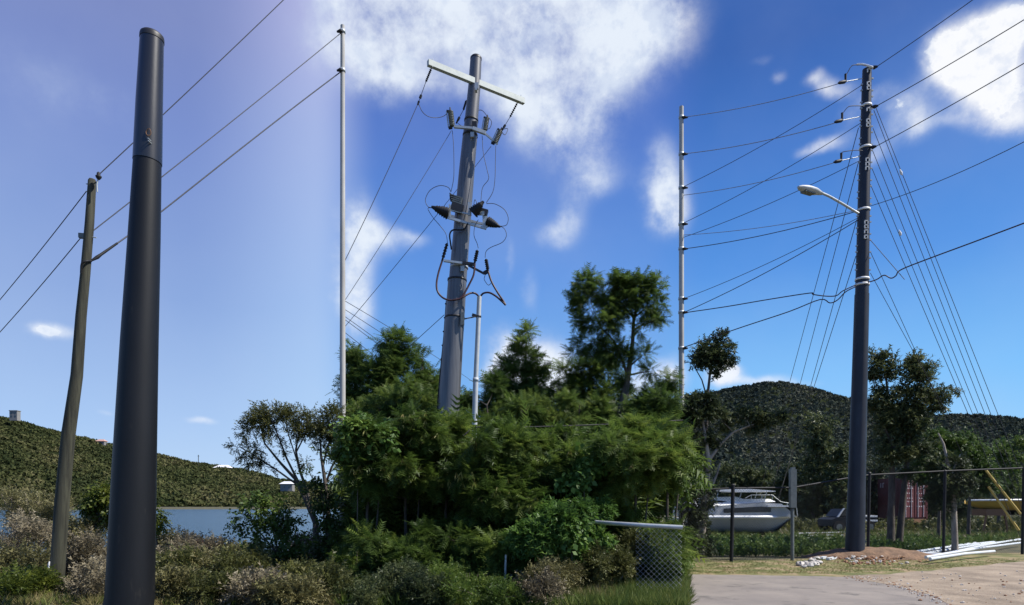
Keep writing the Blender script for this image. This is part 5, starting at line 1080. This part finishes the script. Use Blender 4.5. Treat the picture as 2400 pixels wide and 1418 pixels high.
tree('coastal_tree', 'tall two trunked dark tree right of the guyed pole', 'tree', [[(2088, 1262, 18), (2092, 1150, 15), (2094, 1050, 11), (2086, 940, 7), (2078, 870, 3)], [(2108, 1262, 16), (2118, 1140, 13), (2132, 1030, 9), (2148, 920, 5), (2155, 870, 3)], [(2094, 1050, 6), (2065, 980, 4), (2050, 900, 2.5), (2042, 840, 1.5)]],
     [(2042, 830, 8, 10), (2048, 855, 10, 14), (2070, 845, 14, 12), (2085, 840, 14, 14), (2095, 865, 16, 16), (2070, 880, 20, 20), (2080, 920, 24, 24), (2060, 940, 20, 20), (2130, 870, 18, 16), (2155, 855, 22, 16), (2178, 872, 20, 18), (2150, 900, 34, 26), (2185, 915, 22, 22), (2130, 940, 36, 26), (2165, 960, 34, 22), (2100, 975, 34, 28), (2140, 995, 34, 24), (2075, 1010, 26, 28), (2110, 1035, 30, 28), (2150, 1040, 22, 22), (2085, 1070, 26, 24), (2195, 945, 16, 14), (2205, 925, 8, 8), (2235, 908, 7, 6), (2222, 930, 6, 6), (2125, 1085, 22, 24)],
     23, TWIG, 'glossy', density=15, size=.23, droop=.0)
tree('coastal_tree', 'dark tree hanging over the third fence post', 'tree', [[(2238, 1275, 14), (2236, 1180, 11), (2228, 1100, 8), (2212, 1040, 5), (2200, 1015, 3)], [(2230, 1110, 5), (2250, 1065, 3)]],
     [(2210, 1090, 26, 20), (2240, 1085, 26, 22), (2225, 1120, 34, 26), (2205, 1150, 24, 26), (2235, 1160, 24, 30), (2215, 1190, 24, 20), (2255, 1120, 18, 18)], 21.5, TWIG, 'glossy', density=14, size=.2, bark='barkpale')
gB = 'bright bushes behind the boatyard'
for cl, d_, lab in (([(2200, 1030, 30, 22), (2180, 1060, 30, 24), (2230, 1050, 26, 20), (2160, 1100, 26, 30), (2190, 1110, 30, 24)], 27, 'bright green bush between the two trunked tree and the third post'),
                    ([(2270, 1020, 26, 18), (2290, 1045, 30, 22), (2260, 1060, 28, 22), (2285, 1085, 30, 24), (2300, 1130, 30, 34)], 28, 'bright green bush behind the tops of the yellow guy guards'),
                    ([(2340, 1060, 30, 22), (2370, 1090, 34, 28), (2330, 1110, 30, 28), (2380, 1040, 24, 18), (2370, 1140, 34, 24)], 38, 'dull green bush above the yellow skiff')):
    cx = cl[0][0]; tree('yard_bush', lab, 'bush', [[(cx, 1240, 8), (cx + 5, 1100, 4)]], cl, d_, TWIG, 'glossygreen', density=13, size=.30, group=gB, part='foliage', stem='stem')
gD = 'dark trees behind the boat'
for cl, d_, lab in (([(1925, 990, 20, 18), (1918, 1030, 26, 26), (1930, 1075, 28, 28), (1915, 1120, 30, 28), (1930, 1165, 30, 24), (1905, 1190, 24, 20)], 46, 'dark tree behind the bow of the boat'),
                    ([(1970, 1060, 20, 26), (1975, 1110, 24, 28), (1965, 1160, 26, 28), (1985, 1190, 16, 16)], 44, 'dark tree left of the guyed pole behind the pickup'),
                    ([(1860, 1110, 26, 24), (1870, 1150, 30, 26), (1840, 1140, 24, 18), (1885, 1185, 26, 20)], 50, 'dark low tree behind the grey post'),
                    ([(1720, 1110, 40, 24), (1770, 1120, 40, 22), (1700, 1150, 40, 24), (1800, 1140, 30, 16), (1750, 1145, 34, 16)], 55, 'dull tree mass right behind the boat canopy'),
                    ([(2045, 1120, 16, 24), (2042, 1160, 16, 24), (2060, 1095, 20, 18), (2045, 1190, 14, 16)], 48, 'dark tree between the guyed pole and the red container'),
                    ([(2190, 1190, 24, 20), (2270, 1180, 30, 22), (2200, 1160, 20, 20)], 46, 'dark bush right of the red container')):
    cx = cl[-1][0]; tree('yard_tree', lab, 'tree', [[(cx, 1232, 10), (cx + 4, 1100, 5)]], cl, d_, TWIG, 'glossy', density=11, size=.55, group=gD)
# ground cover
def cover(name, label, pxa, pxb, ya, yb, n, tm, m_, size, hmul=1.0, zfun=None, keep=None):
    xs = rng.uniform(pxa, pxb, n); d = EYE * F / (rng.uniform(ya, yb, n) - HOR)
    pos = np.stack([(xs - 1200) / F * d, d, np.zeros(n)], 1)
    if keep is not None: q = keep(xs, HOR + EYE * F / d); pos = pos[q]; n = len(pos)
    fwd = np.tile([0, 0, 1.0], (n, 1)) + rng.normal(0, .25, (n, 3)); sz = size * rng.uniform(.5, 1.3, n)
    V, Fq, T = join_scatter(tm, pos, fwd, sz, np.clip(rng.normal(.5, .22, n), 0, 1))
    o = arr_mesh(name, V, Fq, T, MT[m_]); tag(o, label, kind='stuff'); return o
cover('grass', 'dry yellow grass at the foot of the left poles', -60, 800, 1318, 1420, 3600, TUFT, 'drygrass', .22)
cover('grass', 'green grass mixed into the left foreground', -60, 800, 1290, 1420, 2600, TUFT, 'grass', .20)
cover('grass', 'green grass at the bottom of the thicket', 1230, 1615, 1322, 1425, 3600, TUFT, 'grass', .26)
cover('grass', 'dark sparse grass at the bottom left of the thicket', 800, 1240, 1340, 1425, 1500, TUFT, 'feather', .32)
cover('grass', 'dry straw coloured grass below the vine mound', 1230, 1440, 1320, 1410, 900, TUFT, 'drygrass', .30)
cover('verge_grass', 'short yellow green grass on the verge by the road', 1600, 2440, 1312, 1350, 5200, TUFT, 'drygrass', .055, keep=lambda x, y: (np.sin(x * .03) + np.sin(x * .011 + y * .3) > -.6) & (y < 1346 - np.maximum(0, x - 2050) * .08))
cover('verge_grass', 'short green grass on the verge by the road', 1600, 2440, 1310, 1348, 4200, TUFT, 'grass', .055, keep=lambda x, y: (y < 1344 - np.maximum(0, x - 2050) * .08))
cover('weeds', 'leafy green weeds behind the boatyard fence', 1600, 2440, 1270, 1306, 3000, TWIG, 'glossygreen', .30, keep=lambda x, y: (x < 1980) | (x > 2040) & (y < 1300 - np.maximum(0, x - 2150) * .13))
cover('weeds', 'yellowish weeds among the yard grass', 1640, 2440, 1248, 1300, 2000, TUFT, 'grass', .45, keep=lambda x, y: (x < 1980) | (x > 2040) & (y < 1296 - np.maximum(0, x - 2150) * .12))
cover('weeds', 'low tangled weeds across the yard behind the boat', 1620, 2440, 1216, 1250, 1500, TWIG, 'olive', .55)
cover('weeds', 'sparse dry grass in the yard behind the fence', 1620, 2440, 1222, 1275, 1800, TUFT, 'drygrass', .30)
for o in bpy.data.objects:
    if '_o' in o: del o['_o']
